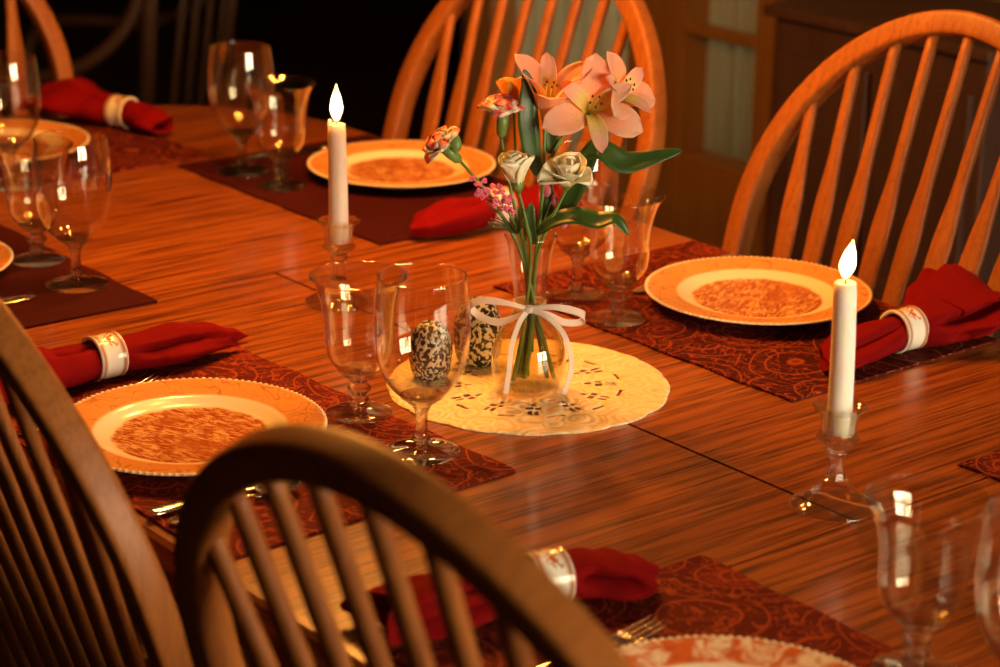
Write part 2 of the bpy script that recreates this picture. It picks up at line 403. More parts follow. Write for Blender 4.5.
# ------------------------------------------------------------------ the room
def struct(name, vf, mat, parent=None, smooth=False):
    o = link(name, vf[0], vf[1], mat, parent, smooth)
    if parent is None: o['kind'] = 'structure'
    return o
X0, X1, YF, YB = -6.5, 3.4, -3.4, 1.78
struct('floor', box(X0, X1, YF, 5.2, -0.05, 0.0), M['floor'])
struct('ceiling', box(X0, X1, YF, 5.2, 2.7, 2.75), M['ceiling'])
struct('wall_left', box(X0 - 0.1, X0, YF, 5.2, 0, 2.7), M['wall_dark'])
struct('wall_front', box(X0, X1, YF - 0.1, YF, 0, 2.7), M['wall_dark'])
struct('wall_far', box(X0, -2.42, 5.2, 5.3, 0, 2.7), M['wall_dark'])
# back wall with the opening for the glazed door unit (x -2.36 .. -1.38)
bw = MB(); bw.add(box(-1.38, X1, YB, YB + 0.1, 0, 2.7)); bw.add(box(-2.42, -2.36, YB, 5.2, 0, 2.7)); bw.add(box(-2.36, -1.38, YB, YB + 0.1, 2.15, 2.7))
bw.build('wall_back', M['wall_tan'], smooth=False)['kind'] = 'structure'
# right wall with a window opening
WY0, WY1, WZ0, WZ1 = -0.75, 1.20, 0.70, 1.85
rw = MB(); rw.add(box(X1, X1 + 0.1, YF, WY0, 0, 2.7)); rw.add(box(X1, X1 + 0.1, WY1, 5.2, 0, 2.7)); rw.add(box(X1, X1 + 0.1, WY0, WY1, 0, WZ0)); rw.add(box(X1, X1 + 0.1, WY0, WY1, WZ1, 2.7))
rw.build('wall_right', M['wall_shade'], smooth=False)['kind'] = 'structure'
w1 = MB()
for yy in (WY0, (WY0 + WY1) / 2 - 0.04, WY1 - 0.08): w1.add(box(X1 - 0.02, X1 + 0.06, yy, yy + 0.08, WZ0, WZ1))
for zz in (WZ0, (WZ0 + WZ1) / 2 - 0.03, WZ1 - 0.07): w1.add(box(X1 - 0.018, X1 + 0.058, WY0, WY1, zz, zz + 0.07))
for yy in (WY0 + 0.47, WY1 - 0.47): w1.add(box(X1 + 0.0, X1 + 0.04, yy - 0.012, yy + 0.012, WZ0, WZ1))
w1o = w1.build('window_1', M['frame'], smooth=False); w1o['kind'] = 'structure'
link('pane', *box(X1 + 0.062, X1 + 0.07, WY0, WY1, WZ0, WZ1), M['daylight'], w1o, False)
# glazed, curtained door unit in the back wall
dr = MB()
fz = 2.15
dr.add(box(-2.36, -2.27, YB - 0.03, YB + 0.05, 0, fz)); dr.add(box(-1.80, -1.625, YB - 0.035, YB + 0.05, 0, fz)); dr.add(box(-1.425, -1.38, YB - 0.03, YB + 0.05, 0, fz))
dr.add(box(-1.625, -1.425, YB - 0.03, YB + 0.05, 0, 0.43)); dr.add(box(-2.27, -1.80, YB - 0.03, YB + 0.05, 0, 0.33)); dr.add(box(-2.36, -1.38, YB - 0.03, YB + 0.05, 2.05, fz))
for zz in (0.70, 1.00, 1.30, 1.60): dr.add(box(-1.625, -1.425, YB - 0.035, YB - 0.005, zz - 0.012, zz + 0.012))
dro = dr.build('door_1', M['frame'], smooth=False); dro['kind'] = 'structure'; bevel(dro, 0.004)
for (a, b_, zb) in ((-1.63, -1.42, 0.42), (-2.28, -1.79, 0.32)):
    vs = []; fs = []; n = 60
    for i in range(n + 1):
        x = lerp(a, b_, i / n); y = YB + 0.035 + 0.012 * math.sin(i * 0.9) + 0.006 * math.sin(i * 2.3 + 1)
        vs += [(x, y, zb), (x, y, 2.06)]
    for i in range(n): fs.append([2 * i, 2 * i + 2, 2 * i + 3, 2 * i + 1])
    c_ = link('curtain', vs, fs, M['curtain'], dro); so = c_.modifiers.new('s', 'SOLIDIFY'); so.thickness = 0.002
link('curtain_backlight', *box(-2.36, -1.38, YB + 0.09, YB + 0.095, 0.3, 2.1), M['backlight'], dro, False)  # unseen glowing sheet, added as daylight behind the curtains
# dark sideboard, iron stand and grey cloth panel against the back wall
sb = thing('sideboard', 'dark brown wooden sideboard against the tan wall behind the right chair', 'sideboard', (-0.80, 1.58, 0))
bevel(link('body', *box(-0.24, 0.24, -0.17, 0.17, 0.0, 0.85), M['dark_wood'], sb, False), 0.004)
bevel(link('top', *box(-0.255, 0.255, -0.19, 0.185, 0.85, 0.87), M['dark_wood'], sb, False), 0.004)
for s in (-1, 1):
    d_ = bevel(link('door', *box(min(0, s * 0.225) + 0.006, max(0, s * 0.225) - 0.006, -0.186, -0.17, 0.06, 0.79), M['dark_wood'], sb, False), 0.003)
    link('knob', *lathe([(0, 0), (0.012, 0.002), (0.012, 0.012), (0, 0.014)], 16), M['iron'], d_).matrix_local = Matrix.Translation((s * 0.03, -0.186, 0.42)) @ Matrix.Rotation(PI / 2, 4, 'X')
st = thing('iron_stand', 'black iron stand with a looped handle between the sideboard and the grey panel', 'stand', (-0.470, 1.52, 0))
mb = MB()
for s in (-1, 1): mb.add(tube([(s * 0.03, 0, 0.0), (s * 0.03, 0, 0.75)], 0.009))
mb.add(box(-0.04, 0.04, -0.01, 0.01, 0.70, 0.72)); mb.add(box(-0.04, 0.04, -0.01, 0.01, 0.55, 0.565))
mb.build('post', M['iron'], st)
link('loop', *tube([(0.03 * math.cos(t), 0, 0.78 + 0.03 * math.sin(t)) for t in [k * PI / 8 for k in range(17)]], 0.006, up=(0, 1, 0)), M['iron'], st)
link('base', *lathe([(0, 0), (0.052, 0), (0.052, 0.012), (0.03, 0.03), (0, 0.03)], 32), M['iron'], st)
gp = thing('folding_screen', 'grey brown cloth covered screen at the right behind the chair', 'screen', (-0.10, 1.60, 0))
bevel(link('cloth_panel', *box(-0.28, 0.28, -0.012, 0.012, 0.06, 0.80), plain('grey_cloth', (0.20, 0.17, 0.13), rough=0.95), gp, False), 0.003)
fr = MB()
for a in (-0.30, 0.28): fr.add(box(a, a + 0.02, -0.016, 0.016, 0.0, 0.82))
fr.add(box(-0.28, 0.28, -0.014, 0.014, 0.80, 0.82)); fr.add(box(-0.28, 0.28, -0.014, 0.014, 0.04, 0.06))
fr.build('frame', M['dark_wood'], gp, smooth=False)

# bentwood armchair far behind, left
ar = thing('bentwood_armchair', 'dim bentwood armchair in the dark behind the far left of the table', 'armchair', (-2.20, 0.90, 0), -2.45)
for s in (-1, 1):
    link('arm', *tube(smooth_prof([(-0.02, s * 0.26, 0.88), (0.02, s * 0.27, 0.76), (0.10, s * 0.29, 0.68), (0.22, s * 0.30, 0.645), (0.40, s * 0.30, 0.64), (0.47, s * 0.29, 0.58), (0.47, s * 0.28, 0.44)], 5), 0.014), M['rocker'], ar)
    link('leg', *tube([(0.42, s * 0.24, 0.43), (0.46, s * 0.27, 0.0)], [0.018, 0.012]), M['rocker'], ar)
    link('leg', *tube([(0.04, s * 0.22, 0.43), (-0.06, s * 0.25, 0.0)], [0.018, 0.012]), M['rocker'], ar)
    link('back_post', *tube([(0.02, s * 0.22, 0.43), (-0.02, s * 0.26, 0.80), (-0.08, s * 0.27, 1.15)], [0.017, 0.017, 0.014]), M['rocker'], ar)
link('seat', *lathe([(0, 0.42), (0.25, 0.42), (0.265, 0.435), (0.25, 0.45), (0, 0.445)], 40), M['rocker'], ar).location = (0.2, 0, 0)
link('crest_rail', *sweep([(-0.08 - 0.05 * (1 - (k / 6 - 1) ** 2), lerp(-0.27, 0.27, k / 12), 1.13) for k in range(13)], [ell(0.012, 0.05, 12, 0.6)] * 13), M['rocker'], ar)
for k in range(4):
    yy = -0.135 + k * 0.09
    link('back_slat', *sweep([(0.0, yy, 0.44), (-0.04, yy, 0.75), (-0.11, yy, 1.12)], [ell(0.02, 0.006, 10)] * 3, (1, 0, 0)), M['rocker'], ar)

# ------------------------------------------------------------------ dining table
TX0, TX1, TH = -1.47, 1.47, 0.527
def table_outline(off=0.0, n=40):
    pts = []
    cx = 1.00                     # straight sides to here, then a rounded end
    a = (TX1 - cx) + off; b = TH + off
    for k in range(n + 1):
        t = -PI / 2 + PI * k / n
        c, s = math.cos(t), math.sin(t)
        pts.append((cx + a * abs(c) ** 0.75, b * math.copysign(abs(s) ** 0.75, s)))
    pts += [(-x, -y) for x, y in pts]
    return pts
tb = thing('dining_table', 'long oak dining table with rounded ends, set for a meal', 'table', (0, 0, 0))
prof = [(-0.012, 0.0), (-0.004, -0.001), (0.0, -0.005), (-0.001, -0.010), (-0.007, -0.012), (-0.007, -0.015), (0.0, -0.020), (0.0, -0.028), (-0.010, -0.034)]
vs, fs = [], []
rings = [(table_outline(o), z) for o, z in prof]; n = len(rings[0][0])
for pts, z in rings: vs += [(x, y, T + z) for x, y in pts]
for i in range(len(rings) - 1):
    for k in range(n): fs.append([i * n + k, (i + 1) * n + k, (i + 1) * n + (k + 1) % n, i * n + (k + 1) % n])
fs.append([(len(rings) - 1) * n + k for k in range(n)][::-1])
link('tabletop_edge', vs, fs, M['edge'], tb)
# top surface: leaves of planks with real seams between them
def clip(poly, ax, lo, hi):
    for sgn, lim in ((1, lo), (-1, hi)):
        out = []
        for i in range(len(poly)):
            a, b = poly[i - 1], poly[i]; da, db = (a[ax] - lim) * sgn, (b[ax] - lim) * sgn
            if (da >= 0) != (db >= 0):
                t = da / (da - db); out.append((a[0] + t * (b[0] - a[0]), a[1] + t * (b[1] - a[1])))
            if db >= 0: out.append(b)
        poly = out
        if not poly: return []
    return poly
O_ = table_outline(-0.012); g = 0.0020
cells = [(-9, -0.505, -9, 9), (-0.505, 0.465, -9, 0), (-0.505, 0.465, 0, 9), (0.465, 9, -9, 9)]
for (a, b, c, d) in cells:
    pl = clip(clip(O_, 0, a + (g if a > -9 else 0), b - (g if b < 9 else 0)), 1, c + (g if c > -9 else 0), d - (g if d < 9 else 0))
    k = len(pl); v = [(x, y, T) for x, y in pl] + [(x, y, T - 0.011) for x, y in pl]
    f = [list(range(k)), [k + i for i in range(k)][::-1]] + [[i, k + i, k + (i + 1) % k, (i + 1) % k] for i in range(k)]
    link('leaf', v, f, M['table'], tb, False)
link('seam_bed', *box(-1.2, 1.2, -0.5, 0.5, T - 0.013, T - 0.0105), M['groove'], tb, False)
ap = MB()
for s in (-1, 1):
    ap.add(box(-1.05, 1.05, s * 0.44 - 0.011, s * 0.44 + 0.011, T - 0.125, T - 0.034)); ap.add(box(s * 1.05 - 0.011, s * 1.05 + 0.011, -0.43, 0.43, T - 0.125, T - 0.034))
ap.build('apron', M['edge'], tb, smooth=False)
legp = smooth_prof([(0.034, 0.0), (0.026, 0.03), (0.022, 0.10), (0.034, 0.30), (0.042, 0.45), (0.030, 0.52), (0.040, 0.54), (0.040, 0.56)], 4)
for sx in (-1, 1):
    for sy in (-1, 1):
        mb = MB(); mb.add(lathe([(0, 0)] + legp + [(0, 0.56)], 24), Matrix.Translation((sx * 1.09, sy * 0.38, 0)))
        mb.add(box(sx * 1.09 - 0.04, sx * 1.09 + 0.04, sy * 0.38 - 0.04, sy * 0.38 + 0.04, 0.56, T - 0.034)); mb.build('leg', M['edge'], tb, smooth=True); autosmooth(kids(tb)[-1])

# ------------------------------------------------------------------ bow-back chairs
LEAN = 0.317
def make_chair(label, paddle=True):
    t = thing('windsor_chair', label, 'chair')
    # seat: saddle with rounded outline. local: sitter faces +y, hoop plane meets seat at y=-0.20
    vs, fs = [], []; NA, NR = 48, 8
    def out(a):
        c, s = math.cos(a), math.sin(a); return 0.245 * math.copysign(abs(c) ** 0.75, c), 0.225 * math.copysign(abs(s) ** 0.75, s)
    for top in (1, 0):
        for j in range(NR + 1):
            q = j / NR
            for k in range(NA):
                x, y = out(2 * PI * k / NA); x *= q * (1 if top else 0.95); y *= q * (1 if top else 0.95)
                z = 0.45 - 0.014 * (1 - q ** 4) * (1 - 0.5 * math.exp(-(x / 0.05) ** 2) * (y > 0)) if top else 0.415
                if top and j == NR: z = 0.444
                vs.append((x, y, z))
    B = (NR + 1) * NA
    for j in range(NR):
        for k in range(NA):
            k2 = (k + 1) % NA
            fs.append([j * NA + k, j * NA + k2, (j + 1) * NA + k2, (j + 1) * NA + k][::-1]); fs.append([B + j * NA + k, B + j * NA + k2, B + (j + 1) * NA + k2, B + (j + 1) * NA + k])
    for k in range(NA): fs.append([NR * NA + k, B + NR * NA + k, B + NR * NA + (k + 1) % NA, NR * NA + (k + 1) % NA])
    autosmooth(link('seat', vs, fs, M['chair'], t), 50)
    w, h0, H, w0, e = 0.280, 0.36, 0.624, 0.165, 1.06
    def P(x, h, off=0.0): return Vector((x, -0.20 - math.tan(LEAN) * h + off * math.cos(LEAN), 0.45 + h + off * math.sin(LEAN)))
    pts = []
    for k in range(14):
        q = k / 14; pts.append((w0 + (w - w0) * math.sin(q * PI / 2), q * h0 - 0.012))
    arc = []
    for k in range(49):
        a = PI * k / 48; c, s = math.cos(a), math.sin(a); arc.append((w * math.copysign(abs(c) ** e, c), h0 - 0.012 * (1 - s) + (H - h0) * abs(s) ** e))
    allp = pts + arc + [(-x, h) for x, h in pts[::-1]]
    N_ = Vector((0, math.cos(LEAN), math.sin(LEAN)))
    link('bow', *sweep([P(x, h) for x, h in allp], [ell(0.0150, 0.0150, 20, 0.34)] * len(allp), N_), M['chair'], t)
    def hooph(x):
        c = min(1, abs(x) / w) ** (1 / e); s = math.sqrt(max(0, 1 - c * c)); return h0 + (H - h0) * s ** e
    for k in range(9):
        xt = -0.220 + k * 0.055; xb = xt * 0.72; ht = hooph(xt) - 0.006
        path, secs = [], []
        for j in range(25):
            q = j / 24; h = lerp(-0.01, ht, q)
            wd = interp([(0, 0.0075), (0.35, 0.0100), (0.50, 0.0150), (0.60, 0.0160), (0.76, 0.0090), (0.88, 0.0078), (1.0, 0.0072)] if paddle else [(0, 0.0075), (0.5, 0.0090), (1.0, 0.0075)], h / 0.6)
            th = interp([(0, 0.0075), (0.45, 0.0055), (0.65, 0.0055), (0.85, 0.0068), (1.0, 0.0068)] if paddle else [(0, 0.0075), (0.5, 0.0085), (1.0, 0.0072)], h / 0.6)
            path.append(P(lerp(xb, xt, q), h)); secs.append(ell(wd, th, 12, 0.8))
        link('spindle', *sweep(path, secs, N_), M['chair'], t)
    for sx in (-1, 1):
        for sy, yy in ((1, 0.15), (-1, -0.15)):
            p0, p1 = Vector((sx * 0.16, yy, 0.42)), Vector((sx * 0.225, yy * 1.45, 0.0))
            rr = [(0, 0.013), (0.2, 0.020), (0.3, 0.014), (0.34, 0.021), (0.55, 0.022), (0.68, 0.014), (0.72, 0.019), (1, 0.011)]
            link('leg', *tube([p0.lerp(p1, k / 20) for k in range(21)], [interp(rr, k / 20) for k in range(21)], 12, (0, 1, 0)), M['chair'], t)
    for sx in (-1, 1):
        link('stretcher', *tube([Vector((sx * 0.197, lerp(-0.19, 0.19, k / 8), 0.17)) for k in range(9)], [0.008 + 0.006 * math.sin(PI * k / 8) for k in range(9)]), M['chair'], t)
    link('stretcher', *tube([Vector((lerp(-0.197, 0.197, k / 8), 0, 0.17)) for k in range(9)], [0.008 + 0.006 * math.sin(PI * k / 8) for k in range(9)]), M['chair'], t)
    return t
GC = 'oak bow-back chairs around the dining table'
ch = make_chair('oak bow-back chair nearest the camera, its whole hoop cutting across the bottom of the view', paddle=False)
ch['group'] = GC; ch.location = (0.707, -0.537 + 0.20, 0); ch.rotation_euler = (0, 0, 0.053)
ch0 = ch
ch = None
def place_chair(hx, hy, rz, label):          # hx, hy: where the hoop plane meets the seat
    global ch
    c, s = math.cos(rz), math.sin(rz)
    if ch is None:
        ch = make_chair(label); ch['group'] = GC; ch.location = (hx - 0.20 * s, hy + 0.20 * c, 0); ch.rotation_euler = (0, 0, rz); return ch
    return dup(ch, (hx - 0.20 * s, hy + 0.20 * c, 0), rz, label, GC)
place_chair(0.001, -0.517, -0.011, 'oak bow-back chair cut off by the left edge, in front of the plate at left')
place_chair(-0.001, 0.466, PI - 0.028, 'oak bow-back chair at right behind the candle and the right plate')
place_chair(-0.738, 0.457, PI - 0.006, 'oak bow-back chair in the back centre behind the flowers')
place_chair(-1.45, 0.0, -PI / 2, 'oak bow-back chair at the far left head of the table')

# ------------------------------------------------------------------ placemats
MH = 0.003
def placemat(corner_xy, ang, L, W, mat, label, wav=0.0):
    # corner = the one at local (L/2, W/2)
    vs, fs = [], []; nx, ny = 40, 28
    r = random.Random(label)
    for top in (1, 0):
        for j in range(ny + 1):
            for i in range(nx + 1):
                x = lerp(-L / 2, L / 2, i / nx); y = lerp(-W / 2, W / 2, j / ny)
                e = 0.0016 * math.sin(i * 0.7 + r.random() * 0.01) * (j in (0, ny))
                vs.append((x, y + e, (MH if top else 0.0002)))
    B = (nx + 1) * (ny + 1)
    for j in range(ny):
        for i in range(nx):
            a = j * (nx + 1) + i; fs.append([a, a + 1, a + nx + 2, a + nx + 1]); fs.append([B + a, B + a + nx + 1, B + a + nx + 2, B + a + 1])
    rim = [i for i in range(nx + 1)] + [j * (nx + 1) + nx for j in range(1, ny + 1)] + [ny * (nx + 1) + i for i in range(nx - 1, -1, -1)] + [j * (nx + 1) for j in range(ny - 1, 0, -1)]
    for k in range(len(rim)): a, b = rim[k], rim[(k + 1) % len(rim)]; fs.append([a, B + a, B + b, b])
    o = link('placemat', vs, fs, mat, smooth=False)
    o.location = (corner_xy[0], corner_xy[1], T); o.rotation_euler = (0, 0, ang)
    tag(o, label, 'placemat', 'paisley cloth placemats')
    return o
ML, MW = 0.500, 0.335
def mat_at(xmax, y_in, near, ang, mat, label):
    # xmax: right end; y_in: inner long edge
    cx = xmax - ML / 2; cy = y_in - MW / 2 if near else y_in + MW / 2
    return placemat((cx, cy), ang, ML, MW, mat, label)
mat_at(0.190, -0.184, True, 0.035, M['paisley_red'], 'red paisley placemat under the left front plate and its two glasses')
mat_at(-0.483, -0.176, True, -0.01, M['paisley_dark'], 'dark maroon placemat at the left edge under two goblets')
mat_at(0.934, -0.174, True, -0.015, M['paisley_red'], 'red paisley placemat at the bottom edge under the blotchy toile plate')
mat_at(0.205, 0.178, False, 0.0, M['paisley'], 'dark paisley placemat under the right plate, beyond the lace doily')
mat_at(-0.522, 0.174, False, -0.005, M['paisley_dark'], 'plain dark maroon placemat under the centre back plate')
mat_at(0.929, 0.180, False, 0.0, M['paisley'], 'paisley placemat whose corner shows at the right edge beside the candlestick')
placemat((-1.215, 0.0), PI / 2 + 0.0, 0.490, 0.335, M['paisley'], 'paisley placemat at the far left head of the table')

# ------------------------------------------------------------------ plates
def plate_mesh():
    pr = [(0.0, 0.006), (0.060, 0.0062), (0.076, 0.0072), (0.084, 0.0095), (0.092, 0.0130), (0.098, 0.0145), (0.115, 0.0170), (0.128, 0.0185), (0.1315, 0.0190)]
    pr = smooth_prof(pr, 3)
    pr += [(0.1335, 0.0184), (0.1335, 0.0172), (0.128, 0.0152), (0.112, 0.0132), (0.096, 0.0100), (0.084, 0.0050), (0.079, 0.0010), (0.078, 0.0), (0.074, 0.0), (0.073, 0.0025), (0.0, 0.0028)]
    return lathe(pr, 144)
def make_plate(mat):
    p = thing('dinner_plate', '', 'plate')
    link('dish', *plate_mesh(), mat, p)
    mb = MB(); n = 120
    for k in range(n):
        a = 2 * PI * k / n
        mb.add(lathe([(0, -0.0016), (0.0019, -0.0011), (0.0027, 0), (0.0019, 0.0011), (0, 0.0016)], 6), Matrix.Translation((0.1322 * math.cos(a), 0.1322 * math.sin(a), 0.0182)))
    mb.build('beaded_rim', plain('bead_glaze', (0.88, 0.72, 0.48), rough=0.2), p)
    return p
GP = 'dinner plates with beaded rims'
pl0 = make_plate(M['plate'])
pl0.location = (-0.0654, -0.385, T + MH); pl0.rotation_euler = (0, 0, 0.4); pl0['group'] = GP
pl0['label'] = 'orange and cream dinner plate at left front, behind the near chair hoop'
for (x, y, rz, lab) in ((-0.0527, 0.3859, 2.0, 'orange and cream dinner plate at right, to the left of the tall front candle'),
                        (-0.7875, 0.4039, 3.4, 'orange and cream dinner plate at the back centre, beside the rear candle'),
                        (-0.752, -0.375, 1.1, 'orange rimmed dinner plate cut off by the left edge of the view'),
                        (-1.240, 0.0, 5.0, 'dinner plate at the far left head of the table behind the goblets')):
    dup(pl0, (x, y, T + MH), rz, lab, GP)
pb = make_plate(M['plate_toile']); pb.location = (0.690, -0.385, T + MH)
pb['label'] = 'cream dinner plate blotched with rust red toile, cut off by the bottom edge'; pb['group'] = GP

# ------------------------------------------------------------------ glassware
def bowl_shell(outer, th=0.0016):
    inner = [(max(r - th, 0), z + (th if r < 0.012 else 0)) for r, z in outer]
    return outer + [(outer[-1][0] - th * 0.5, outer[-1][1] + th * 0.4)] + inner[::-1]
def glass_from(outer, stem, foot, name):
    t = thing(name, '', 'glass')
    o = smooth_prof(outer, 7)
    link('bowl', *lathe(bowl_shell(o), 72), M['thin'], t)
    link('stem', *lathe([(0, stem[0][1])] + smooth_prof(stem, 6) + [(0, stem[-1][1])], 40), M['glass'], t)
    link('foot', *lathe(foot, 64), M['thin'], t)
    return t
def make_goblet():
    outer = [(0.0, 0.0535), (0.010, 0.0545), (0.022, 0.060), (0.034, 0.073), (0.0425, 0.092), (0.0465, 0.115), (0.0470, 0.138), (0.0455, 0.160), (0.0430, 0.1805)]
    stem = [(0.009, 0.0068), (0.0062, 0.010), (0.0095, 0.0155), (0.0068, 0.020), (0.0058, 0.032), (0.0066, 0.042), (0.010, 0.0490), (0.0165, 0.0545), (0.0220, 0.0592), (0.0150, 0.0588), (0.008, 0.0575)]
    foot = [(0, 0.0002), (0.0365, 0.0002), (0.038, 0.0012), (0.0370, 0.0022), (0.028, 0.0038), (0.016, 0.0056), (0.009, 0.0075), (0, 0.0075)]
    return glass_from(outer, stem, foot, 'goblet')
def make_flare():
    outer = [(0.0, 0.0425), (0.012, 0.0440), (0.023, 0.050), (0.0315, 0.062), (0.0345, 0.080), (0.0355, 0.100), (0.0385, 0.120), (0.0440, 0.137), (0.0500, 0.1468)]
    stem = [(0.010, 0.0062), (0.0068, 0.0095), (0.0105, 0.0150), (0.0072, 0.0200), (0.0128, 0.0270), (0.0085, 0.0335), (0.012, 0.0380), (0.0180, 0.0428), (0.0225, 0.0478), (0.0150, 0.0480), (0.008, 0.0468)]
    foot = [(0, 0.0002), (0.0330, 0.0002), (0.0345, 0.0012), (0.0335, 0.0022), (0.024, 0.0042), (0.014, 0.0060), (0.010, 0.0070), (0, 0.0070)]
    return glass_from(outer, stem, foot, 'parfait_glass')
gob = make_goblet(); gob['group'] = 'stemmed water goblets'; gob.location = (0.0934, -0.2201, T + MH)
gob['label'] = 'large clear water goblet in front centre, speckled ornament seen through it'
for x, y, lab in ((-0.9386, 0.2327, 'taller clear goblet of the back pair beside the rear placemat corner'),
                  (-0.5921, -0.2232, 'clear water goblet at left, nearest the table centre on the plain maroon mat'),
                  (-0.2020, 0.2320, 'clear goblet partly hidden behind the flower vase'),
                  (-1.060, -0.070, 'blurred clear goblet at the far left edge before the head chair'),
                  (0.822, -0.205, 'clear goblet of which only a sliver shows at the right edge')):
    dup(gob, (x, y, T + MH), 0, lab, 'stemmed water goblets')
fl = make_flare(); fl['group'] = 'flared parfait glasses'; fl.location = (-0.032, -0.2057, T + MH)
fl['label'] = 'clear flared glass just left of the front centre goblet'
for x, y, lab in ((-0.1089, 0.2148, 'clear flared glass right of the vase with a green leaf in front of it'),
                  (-0.8368, 0.2319, 'shorter clear flared glass of the back pair, left of the rear candle'),
                  (-0.712, -0.212, 'clear flared glass at the left edge, behind the left goblet'),
                  (0.7016, -0.1905, 'large blurred flared glass at the bottom right corner')):
    dup(fl, (x, y, T + MH), 0, lab, 'flared parfait glasses')

# ------------------------------------------------------------------ candlesticks and candles
def make_stick():
    t = thing('candlestick', '', 'candlestick')
    foot = [(0, 0.0012), (0.022, 0.0016), (0.034, 0.0003), (0.039, 0.0003), (0.0415, 0.002), (0.0395, 0.0046), (0.034, 0.0066), (0.029, 0.0105), (0.024, 0.0135), (0.0205, 0.0175), (0.0160, 0.0210), (0.0135, 0.0260), (0.0105, 0.0300), (0, 0.030)]
    link('base', *lathe(foot, 72), M['thin'], t)
    stem = smooth_prof([(0.0100, 0.0290), (0.0080, 0.036), (0.0068, 0.045), (0.0075, 0.052), (0.0115, 0.056), (0.0085, 0.0600)], 5)
    autosmooth(link('stem', *lathe([(0, 0.029)] + stem + [(0, 0.0600)], 8), M['glass'], t), 25)
    cup = smooth_prof([(0.0085, 0.0595), (0.0140, 0.0640), (0.0205, 0.0690), (0.0165, 0.0750), (0.0170, 0.088), (0.0195, 0.0950), (0.0255, 0.0990), (0.0262, 0.1005)], 5)
    cup += [(0.0245, 0.1015), (0.0150, 0.0985), (0.0122, 0.0970), (0.0122, 0.0740), (0, 0.0735)]
    autosmooth(link('cup', *lathe([(0, 0.0595)] + cup, 10), M['glass'], t), 25)
    return t
def candle(loc, h, lean, label, fl_h, fl_lean, drip=False):
    t = thing('taper_candle', label, 'candle', loc, 0, 'lit white candles')
    n = 14; path = []; rr = []
    for k in range(n + 1):
        q = k / n; path.append((lean[0] * q * q, lean[1] * q * q, h * q)); rr.append(lerp(0.0117, 0.0106, q))
    rr[-1] = 0.0100
    v, f = tube(path, rr, 32, (0, 1, 0))
    f = f[:-1]
    top = Vector(path[-1]); b0 = n * 32
    i0 = len(v)
    for k in range(32):
        p = Vector(v[b0 + k]); v.append(top + (p - top) * 0.75 + Vector((0, 0, 0.0006)))
    for k in range(32):
        p = Vector(v[b0 + k]); v.append(top + (p - top) * 0.35 + Vector((0, 0, -0.002)))
    for k in range(32):
        k2 = (k + 1) % 32; f += [[b0 + k, b0 + k2, i0 + k2, i0 + k], [i0 + k, i0 + k2, i0 + 32 + k2, i0 + 32 + k]]
    f.append([i0 + 32 + k for k in range(32)])
    link('wax_body', v, f, M['candle'], t)
    if drip:
        link('wax_drip', *tube([(-0.0075, -0.0065, h - 0.012), (-0.0078, -0.0065, h), (-0.0073, -0.006, h + 0.005)], [0.0015, 0.0028, 0.0016], 10), M['candle'], t)
    link('wick', *tube([top + Vector((0, 0, -0.002)), top + Vector((0.0004, 0, 0.007))], 0.0007, 6), M['wick'], t)
    H = fl_h; fp = smooth_prof([(0, 0.0), (0.0030, 0.002), (0.0064, H * 0.24), (0.0072, H * 0.38), (0.0054, H * 0.62), (0.0022, H * 0.84), (0, H)], 5)
    v, f = lathe(fp, 24)
    v = [(x + fl_lean[0] * (z / H) ** 1.5, y + fl_lean[1] * (z / H) ** 1.5, z) for x, y, z in v]
    link('flame', v, f, M['flame'], t, loc=top + Vector((0, 0, 0.0035)))
    p = point('candle_light', Vector(loc) + top + Vector((0, 0, 0.02)), 0.30, (1.0, 0.50, 0.14), 0.006)
    return t
ks = make_stick(); ks['group'] = 'clear glass candlesticks'; ks.location = (0.4273, 0.0077, T)
ks['label'] = 'clear glass candlestick at right holding the tall front candle'
dup(ks, (-0.3559, -0.0050, T), 0.4, 'clear glass candlestick at the back, seen above the flared glass rim', 'clear glass candlesticks')
candle((0.4273, 0.0077, T + 0.0745), 0.144, (-0.0015, -0.0025), 'lit white taper candle at right in front of the right plate', 0.037, (0.0030, 0.0040))
candle((-0.3559, -0.0050, T + 0.0745), 0.141, (-0.0010, -0.0010), 'lit white taper candle at the back left, beside the centre back plate', 0.044, (0.0, 0.0), True)

